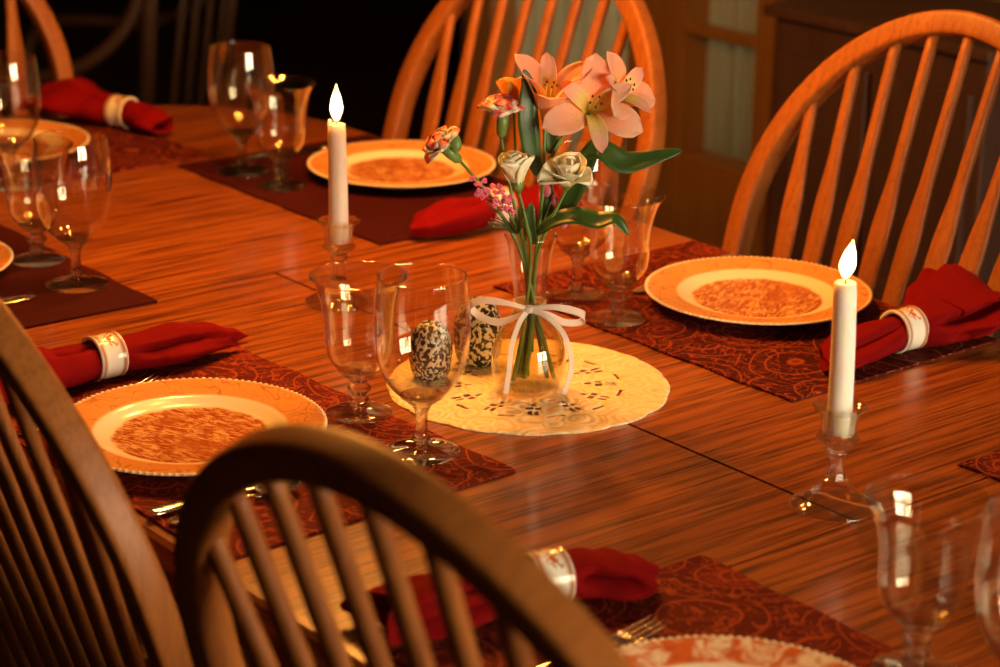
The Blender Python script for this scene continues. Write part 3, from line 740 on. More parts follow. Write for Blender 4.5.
# ------------------------------------------------------------------ napkins and rings
def napkin(ring_xy, ang, neg, pos, label, ring_label, seed=1, lift=(0, 0), grooves=()):
    """axis local +y; neg/pos: lists of (distance, half width, half height, side shift)."""
    z0 = T + MH
    rnd = random.Random(seed); ph = rnd.random() * 6; NS, NT = 90, 112
    kn = sorted([(-d, a, b, s) for d, a, b, s in neg] + [(0, 0.0175, 0.0175, 0)] + [(d, a, b, s) for d, a, b, s in pos])
    wa = [(k[0], k[1]) for k in kn]; wb = [(k[0], k[2]) for k in kn]; ws = [(k[0], k[3]) for k in kn]
    y0, y1 = kn[0][0], kn[-1][0]
    def sec(y, scale=1.0, cap=0.0):
        a, b, sx = interp(wa, y) * scale, interp(wb, y) * scale, interp(ws, y)
        q = min(1, max(0, abs(y) - 0.022) / 0.09)
        zc = lerp(0.0251, interp(wb, y) + 0.001, min(1, abs(y) / 0.05)) + (lift[0] if y < 0 else lift[1]) * q * q
        out = []
        for k in range(NT):
            t = 2 * PI * k / NT; c, s = math.cos(t), math.sin(t)
            fold = 1 + (0.04 + 0.16 * q) * (1 - 2 * abs(math.sin(2.5 * t + ph + 7 * y)) ** 0.7) * (0.6 + 0.4 * math.sin(2 * t + ph)) + 0.05 * q * math.sin(9 * t + 30 * y)
            gr = 1.0
            for (t0, dep, wid, ya, yb, tw) in grooves:
                if ya < y < yb:
                    dt = (t - t0 - tw * (y - ya) + PI) % (2 * PI) - PI
                    e_ = min(1, (y - ya) / (yb - ya) * 4, (yb - y) / (yb - ya) * 4)
                    gr *= 1 - dep * e_ * max(0, 1 - abs(dt) / wid) ** 1.3
            if abs(y) < 0.02: fold = 1 + 0.03 * math.cos(7 * t)
            fold *= gr
            x = sx + a * gr * math.copysign(abs(c) ** 0.9, c) * (1 + 0.12 * q * math.sin(3 * t + ph * 2)); z = zc + b * s * fold
            z += 0.004 * q * math.sin(x * 60 + ph)
            yy = y + cap
            yy += 0.012 * q * math.sin(2.2 * c + ph) * (1 if abs(y) > 0.06 else 0)
            out.append((x, yy, max(z, 0.0008)))
        return out
    rows = []
    rows.append(sec(y0, 0.25, 0.03)); rows.append(sec(y0, 0.80, 0.02)); rows.append(sec(y0, 0.93, 0.001))
    for i in range(NS + 1): rows.append(sec(lerp(y0, y1, i / NS)))
    rows.append(sec(y1, 0.93, -0.001)); rows.append(sec(y1, 0.80, -0.02)); rows.append(sec(y1, 0.25, -0.03))
    v = [p for r_ in rows for p in r_]; f = []
    for i in range(len(rows) - 1):
        for k in range(NT):
            k2 = (k + 1) % NT; f.append([i * NT + k, i * NT + k2, (i + 1) * NT + k2, (i + 1) * NT + k])
    f.append(list(range(NT))); f.append([(len(rows) - 1) * NT + k for k in range(NT)][::-1])
    o = link('cloth_napkin', v, f, M['napkin'], loc=(ring_xy[0], ring_xy[1], z0), rotz=ang)
    tag(o, label, 'napkin', 'red cloth napkins in china rings')
    return o
def make_ring():
    pr = [(0.0205, -0.0152), (0.0225, -0.0160), (0.0245, -0.0155), (0.0250, -0.0138), (0.0238, -0.0110), (0.0240, 0.0), (0.0238, 0.0110), (0.0250, 0.0138), (0.0245, 0.0155), (0.0225, 0.0160), (0.0205, 0.0152), (0.0202, 0.0)]
    v, f = lathe(pr, 64, closed=True)
    v = [(x, z, y) for x, y, z in v]; f = [q[::-1] for q in f]
    return link('napkin_ring', v, f, M['ring'])
rg = None
def ring(xy, ang, label):
    global rg
    if rg is None: o = rg = make_ring()
    else: o = rg.copy(); C.objects.link(o)
    o.location = (xy[0], xy[1], T + MH + 0.0251); o.rotation_euler = (0, 0, ang)
    tag(o, label, 'napkin ring', 'white china napkin rings')
nap = [
 ((-0.277, -0.362), 0.03, [(0.05, 0.030, 0.022, 0), (0.10, 0.048, 0.024, -0.01), (0.145, 0.052, 0.018, -0.02)],
  [(0.04, 0.026, 0.019, 0.0), (0.08, 0.034, 0.019, 0.0), (0.115, 0.028, 0.014, 0.002), (0.145, 0.012, 0.009, 0.010), (0.163, 0.003, 0.004, 0.014)],
  'dark red napkin at left with one pointed end, above the left front plate', 'white china ring on the left front napkin', 3, (0, 0.004), [(0.35, 0.45, 0.5, 0.02, 0.14, 1.5), (1.3, 0.5, 0.6, -0.08, -0.012, 4.0), (2.2, 0.3, 0.4, -0.14, -0.02, -2.0)]),
 ((0.434, -0.347), -0.20, [(0.05, 0.030, 0.020, 0), (0.11, 0.045, 0.018, -0.004), (0.155, 0.043, 0.014, -0.008)],
  [(0.035, 0.028, 0.020, 0), (0.06, 0.038, 0.017, 0.004), (0.080, 0.034, 0.012, 0.006), (0.092, 0.022, 0.008, 0.008)],
  'bright red napkin with a looped fold beside the toile plate at the bottom', 'white china ring on the bottom napkin, rust motif on top', 8, (0.004, 0.004), [(0.15, 0.85, 0.8, 0.018, 0.090, -1.0), (0.9, 0.45, 0.5, -0.13, -0.012, 1.0), (0.1, 0.5, 0.4, -0.155, -0.03, 0.0)]),
 ((0.167, 0.394), -0.05, [(0.04, 0.026, 0.019, 0), (0.08, 0.034, 0.017, 0), (0.118, 0.030, 0.010, 0.004)],
  [(0.04, 0.045, 0.024, 0.0), (0.08, 0.078, 0.024, -0.005), (0.125, 0.098, 0.020, -0.01), (0.150, 0.102, 0.014, -0.012)],
  'dark red napkin at right, its end spread out towards the right chair', 'white china ring on the right napkin, open side towards the candle', 5, (0.0, 0.022), [(0.9, 0.45, 0.5, -0.118, -0.005, 0), (0.55, 0.6, 0.45, 0.015, 0.150, -1.0), (2.3, 0.3, 0.3, 0.02, 0.15, 0.0), (-0.2, 0.35, 0.3, 0.03, 0.15, 0.0)]),
 ((-0.505, 0.352), -0.05, [(0.035, 0.026, 0.020, 0), (0.07, 0.036, 0.020, -0.006), (0.105, 0.030, 0.014, -0.012), (0.125, 0.014, 0.008, -0.014)],
  [(0.04, 0.030, 0.018, 0), (0.10, 0.050, 0.018, 0), (0.14, 0.05, 0.012, 0)],
  'red napkin behind the flowers beside the centre back plate', 'white china ring on the napkin behind the flowers', 12, (0, 0), [(1.2, 0.35, 0.35, -0.11, -0.01, 0)]),
 ((-1.275, 0.229), -PI / 2 + 0.35, [(0.05, 0.035, 0.024, 0), (0.10, 0.058, 0.028, 0), (0.15, 0.060, 0.020, 0)],
  [(0.03, 0.026, 0.020, 0), (0.06, 0.034, 0.018, 0), (0.085, 0.030, 0.012, 0)],
  'red napkin at the far left head of the table beside the back chair', 'white china ring on the far left napkin', 21, (0.01, 0), [(1.0, 0.4, 0.5, -0.15, -0.02, 1.0)]),
]
for xy, ang, ng, ps, lab, rl, sd, lf, gv in nap:
    napkin(xy, ang, ng, ps, lab, rl, sd, lf, gv); ring(xy, ang, rl)

# ------------------------------------------------------------------ cutlery
def blade(outline, thick, bend=None):
    """outline: (y, half width, z) rows, local +y = away from diner."""
    path = [(0, y, z) for y, w_, z in outline]
    return sweep(path, [ell(max(w_, 0.0004), thick * (t if (t := min(1, w_ / 0.002)) else 1), 14) for y, w_, z in outline])
def make_spoon():
    t = thing('teaspoon', '', 'spoon')
    hd = smooth_prof([(0.0, 0.002, 0.003), (0.004, 0.0075, 0.003), (0.014, 0.0085, 0.0035), (0.030, 0.0045, 0.005), (0.060, 0.0026, 0.008), (0.085, 0.0024, 0.007), (0.098, 0.0045, 0.0035)], 5)
    link('handle', *blade(hd, 0.0012), M['silver'], t)
    vs, fs = [], []; nr, na = 8, 28
    for side in (0, 1):
        for j in range(nr + 1):
            q = j / nr
            for k in range(na):
                a = 2 * PI * k / na; vs.append((0.0165 * q * math.cos(a), 0.118 + 0.024 * q * math.sin(a), 0.0022 + 0.0075 * q * q - side * 0.0011))
    B = (nr + 1) * na
    for j in range(nr):
        for k in range(na):
            k2 = (k + 1) % na; q = [j * na + k, j * na + k2, (j + 1) * na + k2, (j + 1) * na + k]; fs.append(q[::-1]); fs.append([B + i for i in q])
    for k in range(na): a, b = nr * na + k, nr * na + (k + 1) % na; fs.append([a, B + a, B + b, b])
    link('spoon_bowl', vs, fs, M['silver'], t); return t
def make_knife():
    t = thing('table_knife', '', 'knife')
    link('handle', *blade(smooth_prof([(0.0, 0.002, 0.004), (0.004, 0.0078, 0.004), (0.018, 0.0085, 0.004), (0.05, 0.0060, 0.004), (0.095, 0.0052, 0.004)], 5), 0.0032), M['silver'], t)
    link('blade', *blade(smooth_prof([(0.093, 0.005, 0.004), (0.105, 0.008, 0.0035), (0.15, 0.0098, 0.003), (0.19, 0.0095, 0.0025), (0.207, 0.006, 0.0022), (0.213, 0.001, 0.0022)], 5), 0.0011), M['silver'], t); return t
def make_fork():
    t = thing('dinner_fork', '', 'fork')
    link('handle', *blade(smooth_prof([(0.0, 0.002, 0.003), (0.004, 0.0080, 0.003), (0.016, 0.009, 0.0035), (0.04, 0.0045, 0.006), (0.09, 0.0028, 0.009), (0.125, 0.003, 0.006), (0.138, 0.0095, 0.0035), (0.148, 0.0115, 0.003)], 5), 0.0012), M['silver'], t)
    for k in range(4):
        x = (k - 1.5) * 0.0066
        link('tine', *tube([(x, 0.145, 0.003), (x, 0.165, 0.004), (x, 0.185, 0.0065), (x, 0.196, 0.009)], [0.0019, 0.0016, 0.0013, 0.0006], 8), M['silver'], t)
    return t
sp, kn_, fk = make_spoon(), make_knife(), make_fork()
zc = T + MH + 0.0004
def put(o, x, y, rz, lab, grp, first=False):
    if first: o.location = (x, y, zc); o.rotation_euler = (0, 0, rz); o['label'] = lab; o['group'] = grp
    else: dup(o, (x, y, zc), rz, lab, grp)
put(sp, 0.104, -0.510, 0.03, 'silver teaspoon seen between the near chair spindles by the left plate', 'silver spoons', True)
put(kn_, 0.076, -0.515, -0.01, 'silver knife between the left front plate and its teaspoon', 'silver knives', True)
put(kn_, -0.572, -0.500, 0.02, 'silver knife tip at the left edge in front of the maroon mat goblets', 'silver knives')
put(kn_, -0.955, 0.485, PI - 0.22, 'silver knife whose tip shows right of the back pair of glasses', 'silver knives')
put(kn_, -0.205, 0.500, PI + 0.18, 'silver knife just left of the right plate', 'silver knives')
put(fk, -0.176, -0.515, 0.25, 'silver fork between the left front plate and its napkin', 'silver forks', True)
put(fk, 0.535, -0.496, 0.05, 'silver fork whose tines show left of the toile plate at the bottom', 'silver forks')

# ------------------------------------------------------------------ doily
def doily():
    NA, NR = 240, 40; R = 0.150; vs, fs = [], []
    def rad(a): return R * (1 - 0.012 + 0.018 * abs(math.sin(a * 8)) ** 0.6 + 0.004 * math.sin(3 * a + 1))
    for side in (1, 0):
        for j in range(NR + 1):
            q = j / NR
            for k in range(NA):
                a = 2 * PI * k / NA; r = rad(a) * q if j > NR * 0.7 else R * q
                if j > NR * 0.7: r = lerp(R * q, rad(a) * q, (q - 0.7) / 0.3)
                vs.append((r * math.cos(a), r * math.sin(a), 0.0016 + 0.0005 * math.sin(a * 16 + q * 20) * (q > 0.3) if side else 0.0003))
    B = (NR + 1) * NA; hole = set()
    for k in range(NA):
        p = k % 20
        for j in range(NR):
            if 19 <= j <= 20 and p in (1, 2, 3, 4, 6, 7, 8): hole.add((j, k))
            if 22 <= j <= 24 and p in (2, 3, 5, 6): hole.add((j, k))
            if 16 <= j <= 17 and p in (4, 5, 6): hole.add((j, k))
            if j == 26 and p in (10, 11, 12, 13, 14, 15, 16): hole.add((j, k))
    for j in range(NR):
        for k in range(NA):
            if (j, k) in hole: continue
            k2 = (k + 1) % NA; q = [j * NA + k, (j + 1) * NA + k, (j + 1) * NA + k2, j * NA + k2]
            fs.append(q); fs.append([B + i for i in q[::-1]])
            for (dj, dk, e) in ((1, 0, (q[1], q[2])), (-1, 0, (q[3], q[0])), (0, 1, (q[2], q[3])), (0, -1, (q[0], q[1]))):
                if (j + dj, (k + dk) % NA) in hole or j + dj == NR: fs.append([e[0], B + e[0], B + e[1], e[1]])
    o = link('lace_doily', vs, fs, M['doily'], loc=(0, -0.0088, T), rotz=0.3)
    tag(o, 'round cream doily with scalloped edge and cut-out lace under the flower vase', 'doily')
doily()

# ------------------------------------------------------------------ speckled ornaments
def egg(loc, rz, lab, sc):
    pr = smooth_prof([(0, 0.0), (0.015, 0.0005), (0.0205, 0.006), (0.0235, 0.020), (0.0245, 0.036), (0.0230, 0.052), (0.0175, 0.066), (0.009, 0.0735), (0.0, 0.0755)], 6)
    o = link('speckled_ornament', *lathe(pr, 48, rfun=lambda a, r, z: 1 + 0.03 * mnoise.noise(Vector((math.cos(a) * 2, math.sin(a) * 2, z * 60)))), M['egg'], loc=loc, rotz=rz)
    o.scale = sc
    tag(o, lab, 'ornament', 'speckled egg-shaped ornaments')
egg((-0.078, -0.080, T + 0.0024), 0.4, 'black and white speckled egg-shaped ornament seen through the front goblet', (0.95, 0.95, 0.84))
egg((-0.083, -0.012, T + 0.0024), 2.0, 'black and white speckled egg-shaped ornament just left of the vase', (1.08, 1.08, 1.0))

# ------------------------------------------------------------------ vase with water, ribbon and flowers
VX, VY = 0.016, -0.022
VZ = T + 0.0024
ang_v = math.atan2(0.78020654, 0.62536521)        # local x of the vase group: to the right as seen from the room's corner
va = thing('bud_vase', 'clear glass bud vase with a pinched neck and sheer ribbon bow, on the doily', 'vase', (VX, VY, VZ), ang_v)
outer = smooth_prof([(0.0, 0.0006), (0.027, 0.0006), (0.0325, 0.0035), (0.0378, 0.016), (0.0395, 0.032), (0.0365, 0.052), (0.0280, 0.070), (0.0195, 0.084), (0.0160, 0.096), (0.0172, 0.112), (0.0205, 0.135), (0.0235, 0.155), (0.0280, 0.1700)], 6)
th = 0.0014
inner = [(max(r - th, 0), z + (0.006 if z < 0.003 else 0.0)) for r, z in outer if not (0.003 < z < 0.007)]
link('glass_body', *lathe(outer + [(outer[-1][0] - th / 2, outer[-1][1] + 0.0006)] + inner[::-1], 72), M['thin'], va)
wp = [(max(r - th * 1.3, 0), max(z, 0.0075)) for r, z in outer if z < 0.083]
link('water', *lathe([(0, 0.0075)] + wp[1:] + [(0, wp[-1][1])], 64), M['water'], va)
# ribbon: strips with thickness, knot at the front of the neck. vase-local: x right, y away from viewer, z up
def strip(pts, wd, name='ribbon_tail', vert=True):
    P_ = smooth_prof(pts, 8)
    secs = [ell(0.00035, wd, 10, 0.5)] * len(P_)
    return link(name, *sweep(P_, secs, (0, 0, 1) if vert else (0, -1, 0.25)), M['ribbon'], va)
band = MB(); band.add(lathe([(0.0168, 0.092), (0.0172, 0.092), (0.0172, 0.099), (0.0168, 0.099)], 40, closed=True)); band.build('ribbon_band', M['ribbon'], va)
kx, kz = -0.001, 0.0955
link('ribbon_knot', *lathe(smooth_prof([(0, -0.0045), (0.0045, -0.003), (0.0055, 0), (0.0045, 0.003), (0, 0.0045)], 4), 20), M['ribbon'], va, loc=(kx, -0.0195, kz))
def loop(pts, wds, name):
    P_ = smooth_prof(pts, 8); n_ = len(P_)
    secs = [ell(0.00035, interp(wds, i / (n_ - 1)), 10, 0.5) for i in range(n_)]
    link(name, *sweep(P_, secs, (0, 0, 1)), M['ribbon'], va)
W_ = [(0, 0.0020), (0.3, 0.0040), (0.7, 0.0040), (1, 0.0020)]
loop([(kx, -0.020, kz), (-0.020, -0.026, 0.103), (-0.045, -0.024, 0.106), (-0.060, -0.016, 0.099), (-0.055, -0.010, 0.087), (-0.035, -0.016, 0.080), (-0.015, -0.020, 0.087), (kx, -0.020, kz)], W_, 'ribbon_loop')
loop([(kx, -0.020, kz), (0.020, -0.028, 0.101), (0.040, -0.026, 0.098), (0.056, -0.016, 0.089), (0.054, -0.008, 0.079), (0.036, -0.014, 0.080), (0.018, -0.018, 0.090), (kx, -0.020, kz)], W_, 'ribbon_loop')
def tail(pts):
    P_ = smooth_prof(pts, 8); link('ribbon_tail', *sweep(P_, [ell(0.0029, 0.00035, 10, 0.5)] * len(P_), (0.25, -1, 0.1)), M['ribbon'], va)
tail([(kx, -0.0205, kz), (-0.010, -0.028, 0.085), (-0.018, -0.036, 0.062), (-0.021, -0.043, 0.035), (-0.024, -0.047, 0.012)])
tail([(kx, -0.0205, kz), (0.016, -0.030, 0.092), (0.034, -0.036, 0.076), (0.043, -0.040, 0.050), (0.042, -0.043, 0.030), (0.036, -0.044, 0.012)])

def V(x, y, z): return Vector((x, y, z))
BX = Matrix.Translation((VX, VY, VZ)) @ Matrix.Rotation(ang_v, 4, 'Z')
def flower_thing(name, label, cat, group=None):
    t = thing(name, label, cat, (VX, VY, VZ), ang_v, group); return t
def stem(t, pts, r0=0.0016, r1=0.0013, mat='stem'):
    P_ = smooth_prof(pts, 6); n_ = len(P_)
    link('stem', *tube(P_, [lerp(r0, r1, i / (n_ - 1)) for i in range(n_)], 8, (0, 1, 0)), M[mat], t)
def petal_mesh(L, Wd, cup=0.3, curl=0.3, wave=0.0, tipw=1.0, nu=18, nv=10, seed=0, base_w=0.25):
    """petal along +z, opening towards -y; returns verts, faces, and petal coord"""
    v, c = [], []
    for i in range(nu + 1):
        u = i / nu
        wd = Wd * (base_w + (1 - base_w) * math.sin(min(1, u * 1.25) * PI / 2)) * math.sqrt(max(0, 1 - max(0, (u - 0.6) / 0.4) ** 3.2)) 
        wd = max(wd, Wd * 0.03)
        ang = curl * u * u
        for j in range(nv + 1):
            s = (j / nv) * 2 - 1
            x = wd * s; z = L * u * math.cos(ang * 0.6); y = -L * u * math.sin(ang) * 0.9 - cup * wd * (s * s - 0.3) + wave * Wd * math.sin(s * 7 + seed + u * 5) * u * u
            v.append((x, y, z)); c.append((u, max(0, 1 - abs(s) * 1.3) * max(0, min(1, (u - 0.25) * 4)) * max(0, 1 - u * 1.1)))
    f = [[i * (nv + 1) + j, i * (nv + 1) + j + 1, (i + 1) * (nv + 1) + j + 1, (i + 1) * (nv + 1) + j] for i in range(nu) for j in range(nv)]
    return v, f, c
def petal_obj(name, mesh3, mat, t, Mx, thick=0.0004):
    v, f, c = mesh3
    o = link(name, [Mx @ Vector(q) for q in v], f, M[mat], t)
    at = o.data.color_attributes.new('pt', 'FLOAT_COLOR', 'POINT')
    for i, (a, b) in enumerate(c): at.data[i].color = (a, b, 0, 1)
    so = o.modifiers.new('s', 'SOLIDIFY'); so.thickness = thick
    return o
def basis(base, axis, face=(0, -1, 0)):
    z = Vector(axis).normalized(); y = -Vector(face); y = (y - z * y.dot(z)).normalized(); x = y.cross(z).normalized()
    return Matrix.Translation(base) @ Matrix((x, y, z)).transposed().to_4x4()
rot = Matrix.Rotation
def alstro(t, base, axis, L, spread, nface, scale=1.0, seed=0, throat=True):
    Bm = basis(base, axis, nface)
    r = random.Random(seed)
    for k in range(6):
        a = k * PI / 3 + r.uniform(-.15, .15); inner_ = k % 2
        sp_ = spread * (0.75 if inner_ else 1.0) + r.uniform(-.1, .1)
        Mx = Bm @ rot(a, 4, 'Z') @ rot(sp_ * 0.45, 4, 'X')
        # opening outward: petal -y is outward
        pm = petal_mesh(L * (0.95 if inner_ else 1.0) * scale, (0.0085 if inner_ else 0.0150) * scale, -0.28, sp_ * 0.8, 0.05, seed=k + seed, base_w=0.22)
        petal_obj('petal', pm, 'alstro_in' if inner_ else 'alstro', t, Mx)
    if throat:
        for k in range(5):
            a = k * 1.26 + seed; p0 = Bm @ V(0, 0, L * 0.1); p1 = Bm @ V(0.003 * math.cos(a), 0.003 * math.sin(a), L * 0.5); p2 = Bm @ V(0.006 * math.cos(a), 0.006 * math.sin(a) - 0.004, L * 0.72)
            st_ = link('stamen', *tube([p0, p1, p2], 0.0004, 6, (0, 1, 0)), M['yellow_plain'], t)
            link('anther', *lathe([(0, -0.0016), (0.0009, -0.0008), (0.0009, 0.0008), (0, 0.0016)], 8), M['wick'], st_, loc=p2)
M['yellow_plain'] = plain('yellow_stamen', (0.8, 0.6, 0.12), rough=0.6)
NZ = 0.150      # height where the stems pass the neck
# -- alstroemeria: one branching stem
t = flower_thing('alstroemeria_stem', 'peach alstroemeria with three open blooms and yellow throats, tallest in the vase', 'flower')
stem(t, [(-0.004, 0.004, 0.012), (0.002, 0.0, 0.06), (0.003, 0.0, 0.10), (0.006, 0.004, NZ), (0.011, 0.0, 0.22), (0.012, 0.0, 0.285)], 0.0032, 0.0018)
stem(t, [(0.010, 0.0, 0.225), (0.025, 0.004, 0.265), (0.045, 0.004, 0.290), (0.058, 0.0, 0.298)], 0.0015, 0.0013)
stem(t, [(0.020, 0.002, 0.252), (0.045, 0.016, 0.290), (0.078, 0.018, 0.312)], 0.0013, 0.0012)
alstro(t, V(0.012, 0, 0.285), (0.10, -0.25, 1), 0.068, 0.62, (0.1, -1, 0.1), 1.12, 1)
alstro(t, V(0.055, 0.012, 0.297), (0.22, -0.9, 0.42), 0.048, 1.15, (0.1, -0.2, 1), 1.15, 4)
alstro(t, V(0.078, 0.024, 0.308), (0.75, -0.55, 0.55), 0.044, 1.0, (0.1, -0.2, 1), 1.05, 9)
def leaf(t, pts, wd, face=(0, -1, 0.4), fold=0.25, name='leaf', mat='leaf'):
    P_ = smooth_prof(pts, 6); n_ = len(P_); v, f = [], []; F = Vector(face)
    for i, p in enumerate(P_):
        q = i / (n_ - 1); d = (Vector(P_[min(i + 1, n_ - 1)]) - Vector(P_[max(i - 1, 0)])).normalized()
        s = d.cross(F).normalized(); nn = s.cross(d).normalized()
        w_ = wd * (math.sin(PI * min(1, q * 0.93 + 0.07)) ** 0.75) + 0.0004
        for s_ in (-1, -0.5, 0, 0.5, 1): v.append(Vector(p) + s * w_ * s_ + nn * (fold * w_ * abs(s_) + 0.04 * wd * math.sin(q * 17 + s_)))
    for i in range(n_ - 1):
        for j in range(4): f.append([i * 5 + j, i * 5 + j + 1, (i + 1) * 5 + j + 1, (i + 1) * 5 + j])
    o = link(name, v, f, M[mat], t); so = o.modifiers.new('s', 'SOLIDIFY'); so.thickness = 0.0005; return o
leaf(t, [(0.006, -0.004, 0.235), (-0.001, -0.010, 0.262), (-0.006, -0.012, 0.295), (-0.006, -0.010, 0.325), (-0.010, -0.010, 0.345)], 0.0105, (0.3, -1, 0.1))
leaf(t, [(0.048, -0.002, 0.254), (0.070, -0.008, 0.262), (0.090, -0.010, 0.250), (0.115, -0.008, 0.253), (0.152, -0.004, 0.263)], 0.0125, (0, -0.8, 0.7))
leaf(t, [(0.030, -0.004, 0.190), (0.040, -0.008, 0.212), (0.050, -0.008, 0.238), (0.060, -0.006, 0.262), (0.064, -0.004, 0.275)], 0.0105, (-0.3, -1, 0.3))
leaf(t, [(0.006, -0.016, 0.176), (0.026, -0.022, 0.192), (0.045, -0.026, 0.197), (0.066, -0.028, 0.193), (0.084, -0.030, 0.196), (0.099, -0.030, 0.180)], 0.0115, (0, -0.6, 0.9))
leaf(t, [(0.018, 0.006, 0.255), (0.020, 0.008, 0.285), (0.026, 0.008, 0.298)], 0.008, (0, -1, 0))
# -- yellow alstroemeria bud behind the carnation
t = flower_thing('yellow_alstroemeria', 'yellow alstroemeria bloom behind the red-edged carnation', 'flower')
stem(t, [(-0.006, 0.006, 0.012), (0.0, 0.006, 0.07), (-0.004, 0.006, NZ), (-0.016, 0.006, 0.24), (-0.020, 0.008, 0.305)], 0.0018, 0.0014)
for a, l_ in ((-0.5, 0.036), (0.3, 0.040), (2.4, 0.032), (3.6, 0.03)):
    petal_obj('petal', petal_mesh(l_, 0.012, 0.3, 0.35, 0.04, seed=3), 'yellow', t, Matrix.Translation((-0.020, 0.008, 0.305)) @ rot(a, 4, 'Z') @ rot(0.35, 4, 'X'))
# -- carnations
def carnation(t, base, axis, R, n_, seed, cal=0.022):
    Bm = basis(base, axis, (0, -1, 0.2)); r = random.Random(seed)
    for k in range(n_):
        q = k / n_; a = k * 2.399; sprd = 0.10 + 0.95 * q
        L = R * (1.0 + 0.25 * q)
        Mx = Bm @ Matrix.Translation((0, 0, 0)) @ rot(a, 4, 'Z') @ rot(sprd * 0.8, 4, 'X')
        petal_obj('petal', petal_mesh(L, R * 0.62, -0.2, 0.5 * q, 0.35, seed=r.random() * 9, base_w=0.3, nu=10, nv=14), 'carn', t, Mx, 0.0003)
    cp = Bm @ Vector((0, 0, -cal))
    link('calyx', *tube([cp, Bm @ V(0, 0, -cal * 0.8), Bm @ V(0, 0, -cal * 0.3), Bm @ V(0, 0, 0.002)], [0.002, 0.0052, 0.0062, 0.0058], 14, (0, 1, 0)), M['stem'], t)
    return cp
t = flower_thing('carnation', 'cream carnation edged in red, upright left of the tallest bloom', 'flower', 'red-edged spray carnations')
cp = carnation(t, V(-0.031, -0.008, 0.296), (0.05, -0.25, 1), 0.021, 16, 2, 0.024)
stem(t, [(0.020, 0.006, 0.012), (0.008, 0.004, 0.07), (-0.006, 0.002, NZ), (-0.022, -0.002, 0.22), tuple(cp)], 0.0026, 0.0015)
t = flower_thing('carnation', 'half-open pink and white carnation leaning out farthest left', 'flower', 'red-edged spray carnations')
cp = carnation(t, V(-0.088, -0.010, 0.262), (-0.75, -0.35, 0.75), 0.020, 12, 7, 0.022)
stem(t, [(0.027, 0.0, 0.014), (0.012, -0.004, 0.07), (-0.010, -0.002, NZ), (-0.035, -0.006, 0.200), (-0.055, -0.008, 0.228), tuple(cp)], 0.0026, 0.0015)
link('bud', *lathe(smooth_prof([(0, 0), (0.005, 0.004), (0.006, 0.011), (0.003, 0.018), (0, 0.019)], 4), 14), M['stem'], t, loc=(-0.078, -0.012, 0.258))
# -- white roses
def rose(t, base, axis, R, H, seed, op=0.25):
    Bm = basis(base, axis, (0, -1, 0.1))
    for k in range(11):
        q = k / 10; a = k * 2.2 + seed; rr = R * (0.12 + 0.42 * q)
        Mx = Bm @ rot(a, 4, 'Z') @ Matrix.Translation((0, rr * 0.55 * -1, 0)) @ rot(op * q, 4, 'X')
        petal_obj('petal', petal_mesh(H * (1 - 0.06 * q), R * (0.55 + 0.35 * q), -0.75, op * 1.1 * q, 0.12 * q, seed=k, base_w=0.5, nv=12), 'rose', t, Mx, 0.0004)
    cp = Bm @ V(0, 0, -0.010)
    link('calyx', *tube([cp, Bm @ V(0, 0, -0.004), Bm @ V(0, 0, 0.004)], [0.0022, 0.0060, 0.0075], 14, (0, 1, 0)), M['stem'], t)
    return cp
t = flower_thing('white_rose', 'cream white rosebud lower centre of the bouquet', 'flower', 'white roses')
cp = rose(t, V(-0.015, -0.022, 0.230), (-0.15, -0.15, 1), 0.0165, 0.034, 0.5, 0.28)
stem(t, [(-0.016, -0.006, 0.012), (-0.006, -0.004, 0.07), (0.0, -0.008, NZ), (-0.006, -0.018, 0.19), tuple(cp)], 0.0026, 0.0015)
t = flower_thing('white_rose', 'open cream white rose on the right under the peach blooms', 'flower', 'white roses')
cp = rose(t, V(0.035, -0.022, 0.232), (0.08, -0.45, 1), 0.0200, 0.030, 2.1, 0.62)
stem(t, [(-0.010, 0.006, 0.012), (0.001, 0.004, 0.08), (0.007, -0.006, NZ), (0.020, -0.016, 0.19), tuple(cp)], 0.0026, 0.0015)
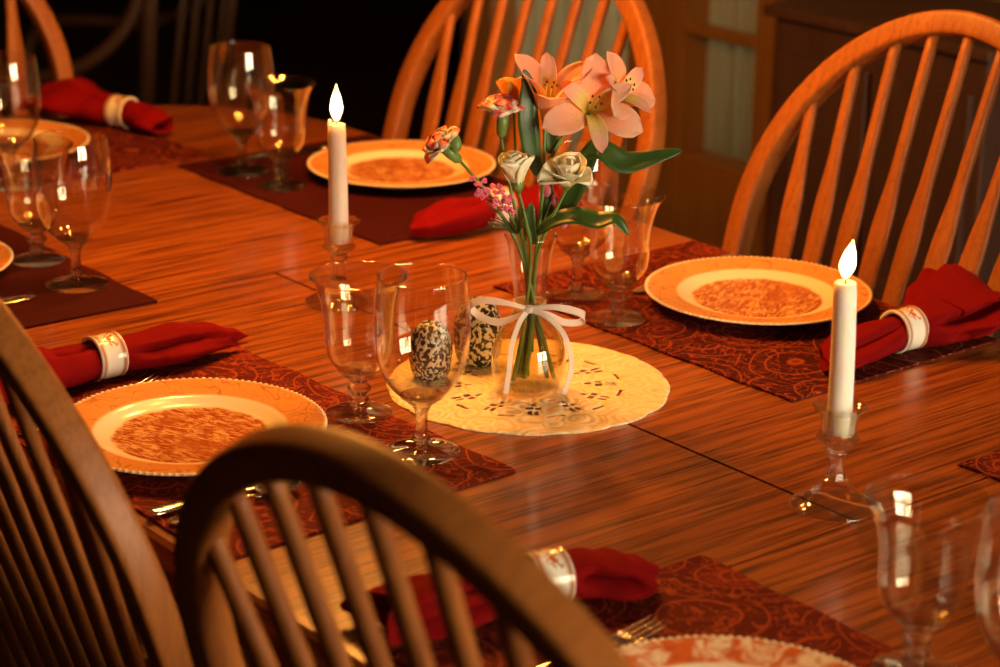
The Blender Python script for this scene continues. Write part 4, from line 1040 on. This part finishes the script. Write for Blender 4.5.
# -- pink filler blossom
t = flower_thing('pink_filler_blossom', 'cluster of tiny pink blossoms hanging left of the white rosebud', 'flower')
stem(t, [(0.0, 0.010, 0.012), (-0.002, 0.006, 0.09), (-0.008, 0.0, NZ), (-0.020, -0.010, 0.190), (-0.036, -0.014, 0.212)], 0.0016, 0.0010)
r = random.Random(4)
for k in range(34):
    q = r.random(); c0 = V(lerp(-0.062, -0.020, q) + r.uniform(-.005, .005), -0.014 + r.uniform(-.010, .010), lerp(0.228, 0.205, q) + r.uniform(-.009, .009))
    mb = MB()
    for j in range(5):
        a = j * 1.2566 + r.random(); mb.add(lathe([(0, -0.0007), (0.0016, -0.0003), (0.0017, 0.0003), (0, 0.0008)], 8), Matrix.Translation(c0) @ rot(r.uniform(0.6, 1.6), 4, 'X') @ rot(a, 4, 'Z') @ Matrix.Translation((0.0018, 0, 0.0004)))
    mb.build('blossom', M['pink'], t)
mb = MB()
for k in range(22):
    c0 = V(r.uniform(-0.045, -0.008), -0.012 + r.uniform(-.01, .01), r.uniform(0.178, 0.205)); mb.add(tube([(-0.014, -0.006, 0.172), tuple(c0 * 0.6 + V(-0.014, -0.006, 0.178) * 0.4), tuple(c0)], 0.0005, 5))
    mb.add(lathe([(0, -0.0016), (0.0013, 0), (0, 0.0018)], 7), Matrix.Translation(c0))
mb.build('twig', M['leaf'], t)
t = flower_thing('pink_bud_sprig', 'small pink and red buds half hidden under the open white rose', 'flower')
stem(t, [(0.004, 0.008, 0.04), (0.006, 0.004, NZ), (0.020, 0.004, 0.205)], 0.0012, 0.0008)
for (x, y, z) in ((0.030, 0.002, 0.192), (0.024, 0.004, 0.205), (0.016, 0.006, 0.215), (0.034, 0.004, 0.182)):
    link('bud', *lathe(smooth_prof([(0, -0.007), (0.0038, -0.002), (0.0034, 0.004), (0, 0.009)], 4), 12), M['pink'], t, loc=(x, y, z))
leaf(t, [(0.004, 0.0, 0.160), (-0.002, -0.004, 0.185), (0.0, -0.004, 0.205)], 0.006)
leaf(t, [(0.006, 0.004, 0.175), (0.018, 0.006, 0.200), (0.018, 0.006, 0.225)], 0.006)
